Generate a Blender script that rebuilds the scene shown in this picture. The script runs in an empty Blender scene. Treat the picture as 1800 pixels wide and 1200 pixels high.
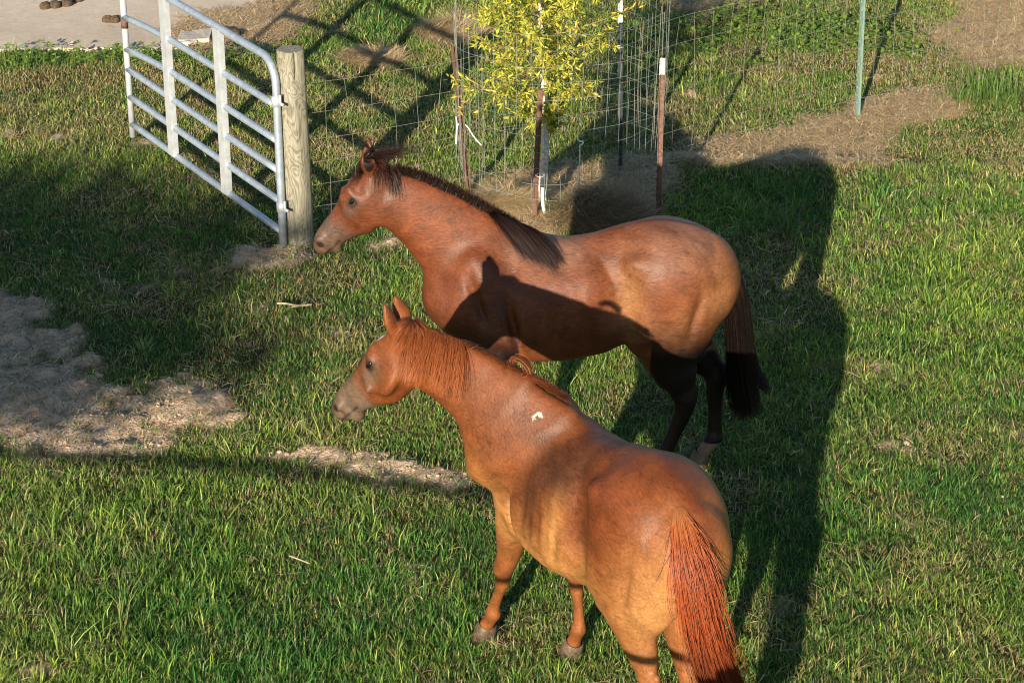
import bpy, math, os
import numpy as np
from mathutils import Vector, Matrix
rng = np.random.default_rng(7)
S = bpy.context.scene
GRASS_DENSITY = 1.0
VOXEL = 0.0078

# ------------------------------------------------------------------ camera, world, sun, exposure
CAM_H, PITCH, LENS = 5.2, math.radians(25.0), 80.0
FPX = LENS / 36.0 * 1800.0
cam_d = bpy.data.cameras.new('camera'); cam = bpy.data.objects.new('camera', cam_d)
S.collection.objects.link(cam); S.camera = cam
cam.location = (0, 0, CAM_H); cam.rotation_euler = (math.pi / 2 - PITCH, 0, 0)
cam_d.lens = LENS; cam_d.sensor_width = 36.0; cam_d.clip_end = 2000; cam_d.clip_start = 0.1

SUN_EL, SUN_AZ = math.radians(15.8), math.radians(14.8)      # light travels away from the camera, a little to the right
W = bpy.data.worlds.new('World'); S.world = W; W.use_nodes = True
nt = W.node_tree; nt.nodes.clear()
sky = nt.nodes.new('ShaderNodeTexSky'); sky.sky_type = 'NISHITA'; sky.sun_disc = False
sky.sun_elevation = SUN_EL; sky.sun_rotation = math.pi + SUN_AZ
bg = nt.nodes.new('ShaderNodeBackground'); bg.inputs[1].default_value = 0.07; sky.dust_density = 0.4; sky.ozone_density = 2.5
wo = nt.nodes.new('ShaderNodeOutputWorld')
nt.links.new(sky.outputs[0], bg.inputs[0]); nt.links.new(bg.outputs[0], wo.inputs[0])
sd = bpy.data.lights.new('sun', 'SUN'); sd.energy = 5.0; sd.angle = math.radians(0.53); sd.color = (1.0, 0.87, 0.68)
sun = bpy.data.objects.new('sun', sd); S.collection.objects.link(sun)
LD = Vector((math.sin(SUN_AZ) * math.cos(SUN_EL), math.cos(SUN_AZ) * math.cos(SUN_EL), -math.sin(SUN_EL)))
sun.rotation_euler = LD.to_track_quat('-Z', 'Y').to_euler(); sun.location = (-2, -8, 6)
S.view_settings.view_transform = 'Standard'; S.view_settings.look = 'None'
S.view_settings.gamma = 1.0; S.view_settings.use_curve_mapping = False; S.view_settings.exposure = 1.1
S.cycles.pixel_filter_type = 'BLACKMAN_HARRIS'; S.cycles.filter_width = 1.05

# ------------------------------------------------------------------ helpers
COL = S.collection
def px_ray(px, py):
    cx, cy = (px - 900.0) / FPX, (py - 600.0) / FPX
    c, s = math.cos(PITCH), math.sin(PITCH)
    return np.array([cx, c - cy * s, -s - cy * c])
def at_z(px, py, z=0.0):
    d = px_ray(px, py); t = (z - CAM_H) / d[2]; return np.array([d[0] * t, d[1] * t, z])
def at_y(px, py, y):
    d = px_ray(px, py); t = y / d[1]; return np.array([d[0] * t, y, CAM_H + d[2] * t])
def at_plane(px, py, p0, n):
    d = px_ray(px, py); o = np.array([0, 0, CAM_H]); n = np.asarray(n, float)
    t = np.dot(np.asarray(p0, float) - o, n) / np.dot(d, n); return o + d * t
def nrm(v):
    v = np.asarray(v, float); return v / max(np.linalg.norm(v), 1e-9)

def link(o, parent=None, **kw):
    COL.objects.link(o)
    if parent is not None: o.parent = parent
    for k, v in kw.items(): o[k] = v
    return o
def empty(name, loc=(0, 0, 0), rz=0.0, **kw):
    o = bpy.data.objects.new(name, None); o.location = loc; o.rotation_euler = (0, 0, rz); o.empty_display_size = .1
    return link(o, **kw)
def mesh(name, V, Fc, mat=None, smooth=False, cols=None, colname='Col'):
    """V (n,3); Fc: array (m,k) or list of arrays/lists"""
    me = bpy.data.meshes.new(name)
    V = np.asarray(V, np.float32)
    if isinstance(Fc, np.ndarray):
        blocks = [Fc]
    elif len(Fc) and isinstance(Fc[0], np.ndarray) and Fc[0].ndim == 2:
        blocks = Fc
    else:
        me.from_pydata([tuple(map(float, v)) for v in V], [], [tuple(int(i) for i in f) for f in Fc]); blocks = None
    if blocks is not None:
        me.vertices.add(len(V)); me.vertices.foreach_set('co', V.ravel())
        idx = np.concatenate([b.ravel() for b in blocks]).astype(np.int32)
        sizes = np.concatenate([np.full(len(b), b.shape[1], np.int32) for b in blocks])
        starts = np.concatenate([[0], np.cumsum(sizes)[:-1]]).astype(np.int32)
        me.loops.add(len(idx)); me.loops.foreach_set('vertex_index', idx)
        me.polygons.add(len(sizes)); me.polygons.foreach_set('loop_start', starts); me.polygons.foreach_set('loop_total', sizes)
        me.update(calc_edges=True)
    if smooth: me.polygons.foreach_set('use_smooth', np.ones(len(me.polygons), bool))
    if cols is not None:
        a = me.color_attributes.new(colname, 'FLOAT_COLOR', 'POINT')
        c = np.ones((len(V), 4), np.float32); c[:, :cols.shape[1]] = cols; a.data.foreach_set('color', c.ravel())
    if mat: me.materials.append(mat)
    me.update()
    return me
def obj(name, me, parent=None, **kw):
    return link(bpy.data.objects.new(name, me), parent, **kw)

class MB:
    def __init__(s): s.V = []; s.F = []; s.n = 0
    def add(s, V, F):
        s.V += [tuple(v) for v in V]; s.F += [tuple(i + s.n for i in f) for f in F]; s.n += len(V)
    def box(s, c, d, R=None):
        R = R or Matrix.Identity(3)
        v = [Vector(c) + R @ Vector((x * d[0] / 2, y * d[1] / 2, z * d[2] / 2)) for x in (-1, 1) for y in (-1, 1) for z in (-1, 1)]
        s.add(v, [(0, 1, 3, 2), (4, 6, 7, 5), (0, 4, 5, 1), (2, 3, 7, 6), (0, 2, 6, 4), (1, 5, 7, 3)])
    def tube(s, P, r, sides=8, cap=True):
        P = [Vector(p) for p in P]; n = len(P); rr = r if hasattr(r, '__len__') else [r] * n
        t0 = (P[1] - P[0]).normalized(); up = Vector((0, 0, 1)) if abs(t0.z) < .9 else Vector((1, 0, 0))
        u = t0.cross(up).normalized(); V = []
        for i in range(n):
            t = (P[min(i + 1, n - 1)] - P[max(i - 1, 0)]).normalized()
            u = (u - t * u.dot(t)).normalized(); w = t.cross(u)
            for k in range(sides):
                a = 2 * math.pi * k / sides; V.append(P[i] + (u * math.cos(a) + w * math.sin(a)) * rr[i])
        F = [(i * sides + k, i * sides + (k + 1) % sides, (i + 1) * sides + (k + 1) % sides, (i + 1) * sides + k) for i in range(n - 1) for k in range(sides)]
        if cap: F += [tuple(range(sides))[::-1], tuple((n - 1) * sides + k for k in range(sides))]
        s.add(V, F)
    def build(s, name, mat, parent=None, smooth=True, **kw):
        return obj(name, mesh(name, np.array([tuple(v) for v in s.V]), s.F, mat, smooth), parent, **kw)

# value noise on numpy arrays
_G = rng.random((256, 256)).astype(np.float32)
def vnoise(x, y, seed=0):
    x = x + seed * 17.31; y = y + seed * 9.77
    xi = np.floor(x).astype(int); yi = np.floor(y).astype(int); fx = x - xi; fy = y - yi
    fx = fx * fx * (3 - 2 * fx); fy = fy * fy * (3 - 2 * fy)
    g = lambda a, b: _G[a & 255, b & 255]
    return (g(xi, yi) * (1 - fx) + g(xi + 1, yi) * fx) * (1 - fy) + (g(xi, yi + 1) * (1 - fx) + g(xi + 1, yi + 1) * fx) * fy
def fbm(x, y, f=1.0, o=4, seed=0):
    r = 0; a = 1; t = 0
    for i in range(o):
        r = r + a * vnoise(x * f, y * f, seed + i * 3); t += a; a *= .5; f *= 2.03
    return r / t
def sstep(a, b, x):
    t = np.clip((x - a) / (b - a), 0, 1); return t * t * (3 - 2 * t)

# ------------------------------------------------------------------ materials
def material(name):
    m = bpy.data.materials.new(name); m.use_nodes = True; t = m.node_tree; t.nodes.clear()
    out = t.nodes.new('ShaderNodeOutputMaterial'); b = t.nodes.new('ShaderNodeBsdfPrincipled')
    t.links.new(b.outputs[0], out.inputs[0]); return m, t, b, out
def N(t, kind, **kw):
    n = t.nodes.new('ShaderNode' + kind)
    for k, v in kw.items(): setattr(n, k, v)
    return n
def noise(t, scale, detail=4, rough=.55, vec=None, dist=0.0):
    n = N(t, 'TexNoise'); n.inputs['Scale'].default_value = scale; n.inputs['Detail'].default_value = detail
    n.inputs['Roughness'].default_value = rough; n.inputs['Distortion'].default_value = dist
    if vec is not None: t.links.new(vec, n.inputs['Vector'])
    return n.outputs[0]
def ramp(t, fac, stops):
    r = N(t, 'ValToRGB'); t.links.new(fac, r.inputs[0]); e = r.color_ramp.elements
    while len(e) < len(stops): e.new(.5)
    for i, (p, c) in enumerate(stops): e[i].position = p; e[i].color = (*c, 1) if len(c) == 3 else c
    return r.outputs[0]
def mixc(t, fac, a, b, mode='MIX'):
    m = N(t, 'Mix', data_type='RGBA', blend_type=mode)
    for i, v in ((0, fac), (6, a), (7, b)):
        if hasattr(v, 'is_output') or isinstance(v, bpy.types.NodeSocket): t.links.new(v, m.inputs[i])
        else: m.inputs[i].default_value = v if i == 0 else (*v, 1)
    return m.outputs[2]
def bump(t, b, h, strength=.3, dist=.01):
    n = N(t, 'Bump'); n.inputs['Strength'].default_value = strength; n.inputs['Distance'].default_value = dist
    t.links.new(h, n.inputs['Height']); t.links.new(n.outputs[0], b.inputs['Normal'])
def objco(t, scale=None):
    c = N(t, 'TexCoord').outputs['Object']
    if scale:
        m = N(t, 'Mapping'); m.inputs['Scale'].default_value = scale; t.links.new(c, m.inputs[0]); c = m.outputs[0]
    return c

def leafy(name, attr='Col', trans=.35, rough=.5, spec=.35, base=None):
    m, t, b, out = material(name)
    if attr:
        a = N(t, 'VertexColor'); a.layer_name = attr; c = a.outputs[0]
    else:
        r = N(t, 'RGB'); r.outputs[0].default_value = (*base, 1); c = r.outputs[0]
    t.links.new(c, b.inputs['Base Color']); b.inputs['Roughness'].default_value = rough; b.inputs['Specular IOR Level'].default_value = spec
    tr = N(t, 'BsdfTranslucent'); t.links.new(mixc(t, 1.0, c, (1.0, 1.15, .5), 'MULTIPLY'), tr.inputs[0])
    mx = N(t, 'MixShader'); mx.inputs[0].default_value = trans
    t.links.new(b.outputs[0], mx.inputs[1]); t.links.new(tr.outputs[0], mx.inputs[2]); t.links.new(mx.outputs[0], out.inputs[0])
    return m
M_grass = leafy('grass_blades', trans=.35)
M_leaf = leafy('leaves', trans=.4)
M_straw = leafy('straw', trans=.15, rough=.7, spec=.2)

def hair_mat(name, rough=.5, spec=.22):
    m, t, b, out = material(name)
    a = N(t, 'VertexColor'); a.layer_name = 'Col'; t.links.new(a.outputs[0], b.inputs['Base Color'])
    b.inputs['Roughness'].default_value = rough; b.inputs['Specular IOR Level'].default_value = spec
    tr = N(t, 'BsdfTranslucent'); t.links.new(a.outputs[0], tr.inputs[0])
    mx = N(t, 'MixShader'); mx.inputs[0].default_value = .28
    t.links.new(b.outputs[0], mx.inputs[1]); t.links.new(tr.outputs[0], mx.inputs[2]); t.links.new(mx.outputs[0], out.inputs[0])
    return m
M_hair = hair_mat('horse_hair')
def coat_mat(name, rough=.49, sheen=.0):
    m, t, b, out = material(name)
    a = N(t, 'VertexColor'); a.layer_name = 'Col'
    co = objco(t)
    n1 = noise(t, 9, 5, .6, co); n2 = noise(t, 160, 3, .6, objco(t, (.25, 1, .6)))
    c = mixc(t, .55, a.outputs[0], ramp(t, n1, [(.3, (.62, .58, .54)), (.7, (1.25, 1.22, 1.2))]), 'MULTIPLY')
    c = mixc(t, .5, c, ramp(t, n2, [(.3, (.5, .48, .46)), (.7, (1.35, 1.35, 1.35))]), 'MULTIPLY')
    c = mixc(t, 1.0, c, ramp(t, noise(t, 13, 6, .72, objco(t, (.6, 1, 1)), .6), [(.52, (1, 1, 1)), (.72, (1.22, 1.28, 1.36))]), 'MULTIPLY')
    c = mixc(t, 1.0, c, ramp(t, noise(t, 26, 5, .7, objco(t, (.5, 1, 1.4)), .9), [(.55, (1, 1, 1)), (.70, (.62, .58, .55))]), 'MULTIPLY')
    t.links.new(c, b.inputs['Base Color']); b.inputs['Specular IOR Level'].default_value = .26
    t.links.new(ramp(t, n1, [(.3, (rough - .07,) * 3), (.7, (rough + .1,) * 3)]), b.inputs['Roughness'])
    b.inputs['Sheen Weight'].default_value = sheen; b.inputs['Sheen Roughness'].default_value = .4; b.inputs['Sheen Tint'].default_value = (1, .8, .6, 1)
    hb = N(t, 'Math', operation='ADD'); t.links.new(n2, hb.inputs[0])
    n3 = noise(t, 38, 3, .6, co); t.links.new(n3, hb.inputs[1])
    bump(t, b, hb.outputs[0], .34, .005)
    return m
M_coat = coat_mat('horse_coat')

def flat_mat(name, col, rough=.6, metal=0.0, var=.25, scale=30, bmp=.2, col2=None, spec=.5):
    m, t, b, out = material(name)
    n = noise(t, scale, 5, .6, objco(t))
    c2 = col2 or tuple(min(1, x * (1 + var)) for x in col); c1 = col if col2 else tuple(x * (1 - var) for x in col)
    t.links.new(ramp(t, n, [(.35, c1), (.65, c2)]), b.inputs['Base Color'])
    b.inputs['Roughness'].default_value = rough; b.inputs['Metallic'].default_value = metal; b.inputs['Specular IOR Level'].default_value = spec
    bump(t, b, n, bmp, .004); return m
M_galv = flat_mat('galvanised_steel', (.36, .42, .49), .42, .45, .14, 25, .08)
M_galv_face = flat_mat('galvanised_channel', (.44, .47, .49), .5, .3, .12, 18, .08)
M_rust = flat_mat('rusty_steel', (.075, .040, .030), .75, .0, .3, 60, .4, (.17, .09, .06))
M_white = flat_mat('chipped_white_paint', (.35, .3, .26), .6, .0, .3, 70, .3, (.8, .78, .72))
M_green = flat_mat('green_painted_steel', (.12, .2, .17), .6, .0, .3, 40, .2, (.18, .27, .22))
M_black = flat_mat('dark_painted_steel', (.02, .035, .04), .6, .0, .3, 40, .2)
M_wire = flat_mat('galvanised_wire', (.26, .25, .20), .6, .2, .2, 40, .1)
M_wire_cage = flat_mat('cage_wire', (.12, .2, .19), .6, .2, .3, 9, .1, (.34, .33, .28))
M_string = flat_mat('white_string', (.75, .72, .62), .9, 0, .1, 60, .3)
M_bark = flat_mat('pale_bark', (.34, .31, .27), .9, 0, .3, 45, .6, (.72, .69, .62))
M_twig = flat_mat('young_twig', (.14, .12, .06), .8, 0, .3, 40, .3, (.28, .24, .12))
M_darkbark = flat_mat('dark_bark', (.08, .06, .045), .9, 0, .3, 20, .8)
M_dung = flat_mat('dung', (.03, .02, .012), .95, 0, .3, 60, .8, (.10, .065, .035))
M_eye, _t, _b, _o = material('eye_dark'); _b.inputs['Base Color'].default_value = (.008, .005, .004, 1); _b.inputs['Roughness'].default_value = .06
M_hoof = flat_mat('hoof_horn', (.05, .033, .022), .6, 0, .3, 40, .3, (.14, .095, .06))
M_clod = flat_mat('dry_soil_clods', (.26, .19, .13), .95, 0, .2, 30, .5, (.44, .34, .24))
M_stone = flat_mat('broken_concrete', (.36, .32, .27), .9, 0, .15, 30, .6, (.5, .45, .38))
M_board = flat_mat('weathered_boards', (.2, .17, .14), .85, 0, .25, 12, .5)

# concrete slab
m, t, b, out = material('concrete'); M_conc = m
co = objco(t)
c = mixc(t, .6, ramp(t, noise(t, 1.3, 6, .65, co), [(.3, (.46, .37, .275)), (.7, (.62, .52, .405))]),
         ramp(t, noise(t, 22, 6, .7, co), [(.3, (.8, .78, .75)), (.7, (1.2, 1.2, 1.2))]), 'MULTIPLY')
t.links.new(c, b.inputs['Base Color']); b.inputs['Roughness'].default_value = .9; bump(t, b, noise(t, 60, 5, .7, co), .4, .006)

# post wood with cathedral grain
m, t, b, out = material('treated_wood'); M_wood = m
co = objco(t, (1, 1, .28))
n0 = noise(t, 9.5, 3.0, .5, co, 1.0)
w = N(t, 'Math', operation='MULTIPLY'); t.links.new(n0, w.inputs[0]); w.inputs[1].default_value = 13
fr = N(t, 'Math', operation='PINGPONG'); t.links.new(w.outputs[0], fr.inputs[0]); fr.inputs[1].default_value = .5
g = ramp(t, fr.outputs[0], [(0.0, (.13, .115, .085)), (.22, (.215, .20, .15)), (.5, (.27, .255, .195))])
c = mixc(t, .5, g, ramp(t, noise(t, 5, 5, .6, objco(t, (3, 3, .4))), [(.3, (.72, .72, .66)), (.7, (1.15, 1.15, 1.15))]), 'MULTIPLY')
c = mixc(t, .6, c, ramp(t, noise(t, 60, 4, .6, objco(t, (1, 1, .06))), [(.36, (.6, .56, .5)), (.52, (1.08, 1.08, 1.08))]), 'MULTIPLY')
t.links.new(c, b.inputs['Base Color']); b.inputs['Roughness'].default_value = .8; bump(t, b, fr.outputs[0], .25, .006)

# ------------------------------------------------------------------ ground maps (world raster, 3 cm)
GX0, GX1, GY0, GY1, GR = -6.0, 7.0, 5.5, 20.5, 0.03
gx = np.arange(GX0, GX1, GR); gy = np.arange(GY0, GY1, GR)
RX, RY = np.meshgrid(gx, gy, indexing='ij')
def blur(a, r):
    k = max(1, int(r / GR)); ker = np.ones(2 * k + 1) / (2 * k + 1)
    for _ in range(2):
        for ax in (0, 1):
            p = np.pad(a, [(k, k) if i == ax else (0, 0) for i in (0, 1)], mode='edge')
            c = np.cumsum(np.insert(p, 0, 0, axis=ax), axis=ax)
            a = (np.take(c, range(2 * k + 1, c.shape[ax]), ax) - np.take(c, range(0, c.shape[ax] - 2 * k - 1), ax)) / (2 * k + 1)
    return a
def poly(px, r=.12):
    P = np.array([at_z(x, y)[:2] for x, y in px]); ins = np.zeros(RX.shape, bool); n = len(P)
    for i in range(n):
        x1, y1 = P[i]; x2, y2 = P[(i + 1) % n]
        if abs(y2 - y1) < 1e-9: continue
        ins ^= ((y1 > RY) != (y2 > RY)) & (RX < (x2 - x1) * (RY - y1) / (y2 - y1) + x1)
    return blur(ins.astype(float), r)
def sample(A, x, y):
    fx = np.clip((x - GX0) / GR, 0, A.shape[0] - 1.001); fy = np.clip((y - GY0) / GR, 0, A.shape[1] - 1.001)
    i = fx.astype(int); j = fy.astype(int); u = fx - i; v = fy - j
    return (A[i, j] * (1 - u) + A[i + 1, j] * u) * (1 - v) + (A[i, j + 1] * (1 - u) + A[i + 1, j + 1] * u) * v
nz1 = fbm(RX, RY, 2.2, 5, 3); nz2 = fbm(RX, RY, 9, 4, 11)
# bare soil
soil = np.maximum.reduce([
    poly([(-260, 500), (0, 520), (60, 535), (135, 565), (150, 620), (190, 680), (260, 692), (300, 650), (345, 650), (405, 690), (415, 735), (360, 775), (250, 795), (120, 808), (0, 765), (-260, 745)], .14),
    poly([(460, 800), (560, 792), (690, 798), (760, 822), (850, 828), (850, 855), (740, 862), (640, 835), (520, 828)], .07) * .72,
    poly([(400, 440), (500, 415), (560, 445), (540, 480), (450, 490), (390, 480)], .1) * .8,
    poly([(570, 440), (610, 410), (700, 400), (725, 425), (700, 445), (620, 455)], .08) * .75,
    poly([(160, 505), (250, 495), (262, 545), (200, 550)], .08) * .75,
    poly([(1700, 195), (1810, 180), (1810, 225), (1720, 220)], .15) * .75,
    poly([(90, 230), (150, 230), (150, 255), (90, 255)], .1) * .7, poly([(210, 240), (290, 240), (290, 262), (210, 262)], .1) * .7])
soil_m = sstep(.34, .66, soil + (nz1 - .5) * 1.2 + (nz2 - .5) * 1.35)
straw = np.maximum.reduce([
    poly([(1150, 288), (1200, 262), (1300, 238), (1400, 208), (1490, 188), (1500, 168), (1600, 150), (1715, 160), (1725, 190), (1570, 215), (1545, 290), (1400, 288), (1180, 290)], .1),
    poly([(1640, 40), (1740, -20), (1900, -40), (1900, 105), (1700, 118), (1650, 95)], .2) * .9,
    poly([(830, 345), (900, 325), (1000, 300), (1100, 282), (1180, 288), (1180, 330), (1120, 400), (1000, 440), (850, 420)], .1),
    poly([(600, 98), (640, 88), (710, 95), (695, 118), (620, 122)], .08), poly([(745, 45), (840, 30), (860, 65), (820, 85), (750, 78)], .1),
    poly([(290, 60), (340, 30), (440, 25), (450, -10), (545, -10), (550, 40), (480, 80), (420, 100), (330, 100)], .1),
    poly([(560, 50), (610, 40), (640, 60), (580, 80)], .1) * .7, poly([(1150, -10), (1300, -10), (1300, 25), (1200, 50)], .15) * .6,
    poly([(1330, 70), (1440, 60), (1430, 100), (1330, 110)], .15) * .55])
straw_m = sstep(.26, .78, straw + (nz1 - .5) * .8 + (nz2 - .5) * .7)
SLAB = [(-420, 96), (12, 40), (150, -8), (560, -60), (465, 12), (470, 42), (400, 62), (335, 92), (200, 92), (60, 88), (0, 94)]
slab_pts = [at_z(*p)[:2] for p in [(-300, 96), (0, 92), (100, 90), (340, 90), (480, 40), (480, -50), (455, -400), (-700, -420)]]
slab_m = poly([(-300, 96), (0, 92), (100, 90), (340, 90), (480, 40), (480, -50), (455, -400), (-700, -420)], .03)
corner = poly([(-200, 60), (0, 34), (62, 8), (150, -18), (150, -90), (-200, -90)], .1)       # grass that covers the slab corner
# far side of the near lawn: slightly lower strip
rim = sstep(0, .25, RY - (13.86 + .03 * np.sin(RX * 2.0))) * sstep(.6, 1.1, RX)
lush = np.clip(np.maximum.reduce([
    poly([(1480, 295), (1820, 300), (1820, 720), (1440, 720)], .35),
    poly([(-50, 820), (500, 870), (850, 960), (1000, 1250), (-50, 1300)], .35),
    poly([(540, 30), (620, 80), (600, 140), (540, 170)], .2), poly([(1180, 40), (1280, 90), (1260, 170), (1180, 200)], .25),
    poly([(620, 0), (790, 0), (790, 60), (650, 60)], .2),
    poly([(1240, 290), (1480, 290), (1470, 480), (1250, 400)], .3) * .9, poly([(0, 92), (340, 92), (480, 88), (480, 110), (0, 122)], .06),
    poly([(1730, 100), (1830, 90), (1830, 160), (1700, 180)], .12), poly([(100, 280), (300, 280), (260, 330), (60, 340)], .2) * .7,
    poly([(1300, 700), (1830, 740), (1830, 1260), (1260, 1260)], .4) * .55]) + (nz1 - .5) * .7, 0, 1)
dryness = np.clip(.32 + (nz1 - .5) * 1.5 - lush * .3 + poly([(0, 120), (480, 110), (480, 250), (0, 250)], .3) * .25 + sstep(13.8, 14.4, RY) * .12
                  + blur(soil_m, .15) * .3 + blur(straw_m, .15) * .5 + poly([(560, 170), (800, 170), (800, 300), (560, 300)], .3) * .15, 0, 1)
patch = sstep(.52, .72, fbm(RX, RY, 1.9, 4, 90)) * (1 - .5 * lush); patch2 = sstep(.60, .74, fbm(RX, RY, 5.5, 3, 120))
dryness = np.clip(dryness + .42 * patch + .35 * patch2, 0, 1)
dens = (1 - .30 * patch) * (1 - .45 * patch2) * np.clip((1 - .90 * soil_m) * (1 - .78 * straw_m) * (1 - slab_m * (1 - corner)), 0, 1)
blen = (.030 + .022 * lush + .03 * np.clip(nz1 - .4, 0, 1)) * (1 - .45 * np.maximum(soil_m, straw_m))
blen = blen * np.where(rim > .5, .75, 1.0) * (1 - .38 * patch) * (.8 + .5 * fbm(RX, RY, 4, 2, 130))
clodn = np.abs(fbm(RX, RY, 6, 5, 21) - .5) * 2
hmap = (fbm(RX, RY, .45, 3, 5) - .5) * .10 + (nz1 - .5) * .035 + soil_m * (-.015 + (.5 - clodn) * .07 + (np.abs(fbm(RX, RY, 15, 3, 33) - .5)) * .07 + (nz2 - .5) * .02) - rim * .05
hmap += straw_m * .012 * nz2
mound = lambda cx, cy, rx, ry, h: h * np.exp(-(((RX - cx) / rx) ** 2 + ((RY - cy) / ry) ** 2) ** 1.2)
mc = at_z(1055, 425); hmap += mound(mc[0], mc[1], .34, .3, .14)
mc2 = at_z(890, 385); hmap += mound(mc2[0], mc2[1], .3, .16, .07)
fade = sstep(GX0, GX0 + 1.5, RX) * sstep(GX1, GX1 - 1.5, RX) * sstep(GY1, GY1 - 1.5, RY) * sstep(GY0, GY0 + .8, RY)
hmap *= fade; hmap = hmap * (1 - slab_m * (1 - corner)) - slab_m * .03
def gz(x, y): return float(sample(hmap, np.array([float(x)]), np.array([float(y)]))[0])

# ground sheet: fine in the middle, growing cells out to the horizon
def axis(a, b, step, far):
    mid = np.arange(a, b + step / 2, step); out = [mid]; g = step; x = b; r = []
    while x < far: g *= 1.35; x += g; r.append(x)
    x = a; g = step; l = []
    while x > -far: g *= 1.35; x -= g; l.append(x)
    return np.concatenate([l[::-1], mid, r])
ax_ = axis(-5.0, 5.2, .038, 500); ay_ = axis(6.8, 18.6, .038, 500)
AX, AY = np.meshgrid(ax_, ay_, indexing='ij'); inside = (AX > GX0) & (AX < GX1) & (AY > GY0) & (AY < GY1)
AZ = np.where(inside, sample(hmap, AX, AY), 0.0)
V = np.stack([AX, AY, AZ], -1).reshape(-1, 3); ni, nj = AX.shape
ii, jj = np.meshgrid(np.arange(ni - 1), np.arange(nj - 1), indexing='ij'); q = (ii * nj + jj).ravel()
Fq = np.stack([q, q + nj, q + nj + 1, q + 1], 1)
gcol = np.stack([np.where(inside, sample(soil_m, AX, AY), 0), np.where(inside, sample(straw_m, AX, AY), 0), np.where(inside, sstep(0, .6, np.minimum(np.minimum(AX - GX0, GX1 - AX), np.minimum(AY - GY0, 19.6 - AY))), 0)], -1).reshape(-1, 3)
m, t, b, out = material('pasture_soil'); M_ground = m
a = N(t, 'VertexColor'); a.layer_name = 'Col'; sp = N(t, 'SeparateColor'); t.links.new(a.outputs[0], sp.inputs[0])
co = objco(t); nA = noise(t, 3, 6, .6, co); nB = noise(t, 45, 6, .7, co); nC = noise(t, 14, 5, .65, co)
turf = mixc(t, nB, (.02, .026, .009), (.08, .07, .03))
turf = mixc(t, nA, turf, mixc(t, nC, (.035, .045, .015), (.11, .09, .04)))
soilc = mixc(t, ramp(t, nC, [(.35, (0, 0, 0)), (.65, (1, 1, 1))]), (.46, .31, .205), (.76, .58, .41))
soilc = mixc(t, .5, soilc, ramp(t, nB, [(.3, (.7, .68, .66)), (.7, (1.25, 1.22, 1.2))]), 'MULTIPLY')
strc = mixc(t, nB, (.33, .23, .13), (.70, .54, .34))
turf = mixc(t, sp.outputs[2], mixc(t, nB, (.05, .085, .022), (.19, .21, .07)), turf); c = mixc(t, sp.outputs[0], turf, soilc); c = mixc(t, sp.outputs[1], c, strc)
t.links.new(c, b.inputs['Base Color']); b.inputs['Roughness'].default_value = .95; b.inputs['Specular IOR Level'].default_value = .15
hb = N(t, 'Math', operation='MULTIPLY_ADD'); t.links.new(nC, hb.inputs[0]); hb.inputs[1].default_value = 2.0; t.links.new(nB, hb.inputs[2])
bump(t, b, hb.outputs[0], .9, .03)
obj('ground', mesh('ground', V, Fq, M_ground, True, gcol), kind='structure')

# concrete slab with an irregular edge, a little proud of the ground
def slab():
    P = [np.array(p) for p in slab_pts]; top = []
    n = len(P)
    for i in range(n):
        for k in range(14):
            p = P[i] + (P[(i + 1) % n] - P[i]) * k / 14
            top.append(p + rng.normal(0, .012, 2))
    m_ = len(top); V = [(p[0], p[1], .022) for p in top] + [(p[0], p[1], -.06) for p in top]
    F = [tuple(range(m_))] + [(i + m_, (i + 1) % m_ + m_, (i + 1) % m_, i) for i in range(m_)]
    obj('concrete_slab', mesh('concrete_slab', V, F, M_conc), kind='structure')
slab()

# ------------------------------------------------------------------ grass
def blades(x, y, z0, L, wd, lean, az, col, curve=.5, hook=None):
    n = len(x); dx, dy = np.cos(az), np.sin(az); sx, sy = -dy, dx
    tw = rng.uniform(-.9, .9, n); sx2 = sx * np.cos(tw) + dx * np.sin(tw); sy2 = sy * np.cos(tw) + dy * np.sin(tw)
    a1 = lean; a2 = lean + curve * rng.uniform(.3, 1.6, n)
    m1 = L * .5; hx1, hz1 = np.sin(a1) * m1, np.cos(a1) * m1; hx2, hz2 = hx1 + np.sin(a2) * m1, hz1 + np.cos(a2) * m1
    V = np.empty((n, 5, 3), np.float32); h = wd / 2
    V[:, 0] = np.stack([x - sx2 * h, y - sy2 * h, z0], 1); V[:, 1] = np.stack([x + sx2 * h, y + sy2 * h, z0], 1)
    V[:, 2] = np.stack([x + dx * hx1 - sx2 * h * .8, y + dy * hx1 - sy2 * h * .8, z0 + hz1], 1)
    V[:, 3] = np.stack([x + dx * hx1 + sx2 * h * .8, y + dy * hx1 + sy2 * h * .8, z0 + hz1], 1)
    V[:, 4] = np.stack([x + dx * hx2, y + dy * hx2, z0 + np.maximum(hz2, .004)], 1)
    k = np.arange(n)[:, None] * 5
    Q = k + np.array([[0, 1, 3, 2]]); T = k + np.array([[2, 3, 4]])
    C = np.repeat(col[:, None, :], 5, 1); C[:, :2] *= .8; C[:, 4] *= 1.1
    return V.reshape(-1, 3), Q, T, C.reshape(-1, 3)
def merge_blades(parts):
    Vs, Qs, Ts, Cs, o = [], [], [], [], 0
    for V_, Q_, T_, C_ in parts:
        Vs.append(V_); Qs.append(Q_ + o); Ts.append(T_ + o); Cs.append(C_); o += len(V_)
    return np.concatenate(Vs), [np.concatenate(Qs), np.concatenate(Ts)], np.concatenate(Cs)
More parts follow.
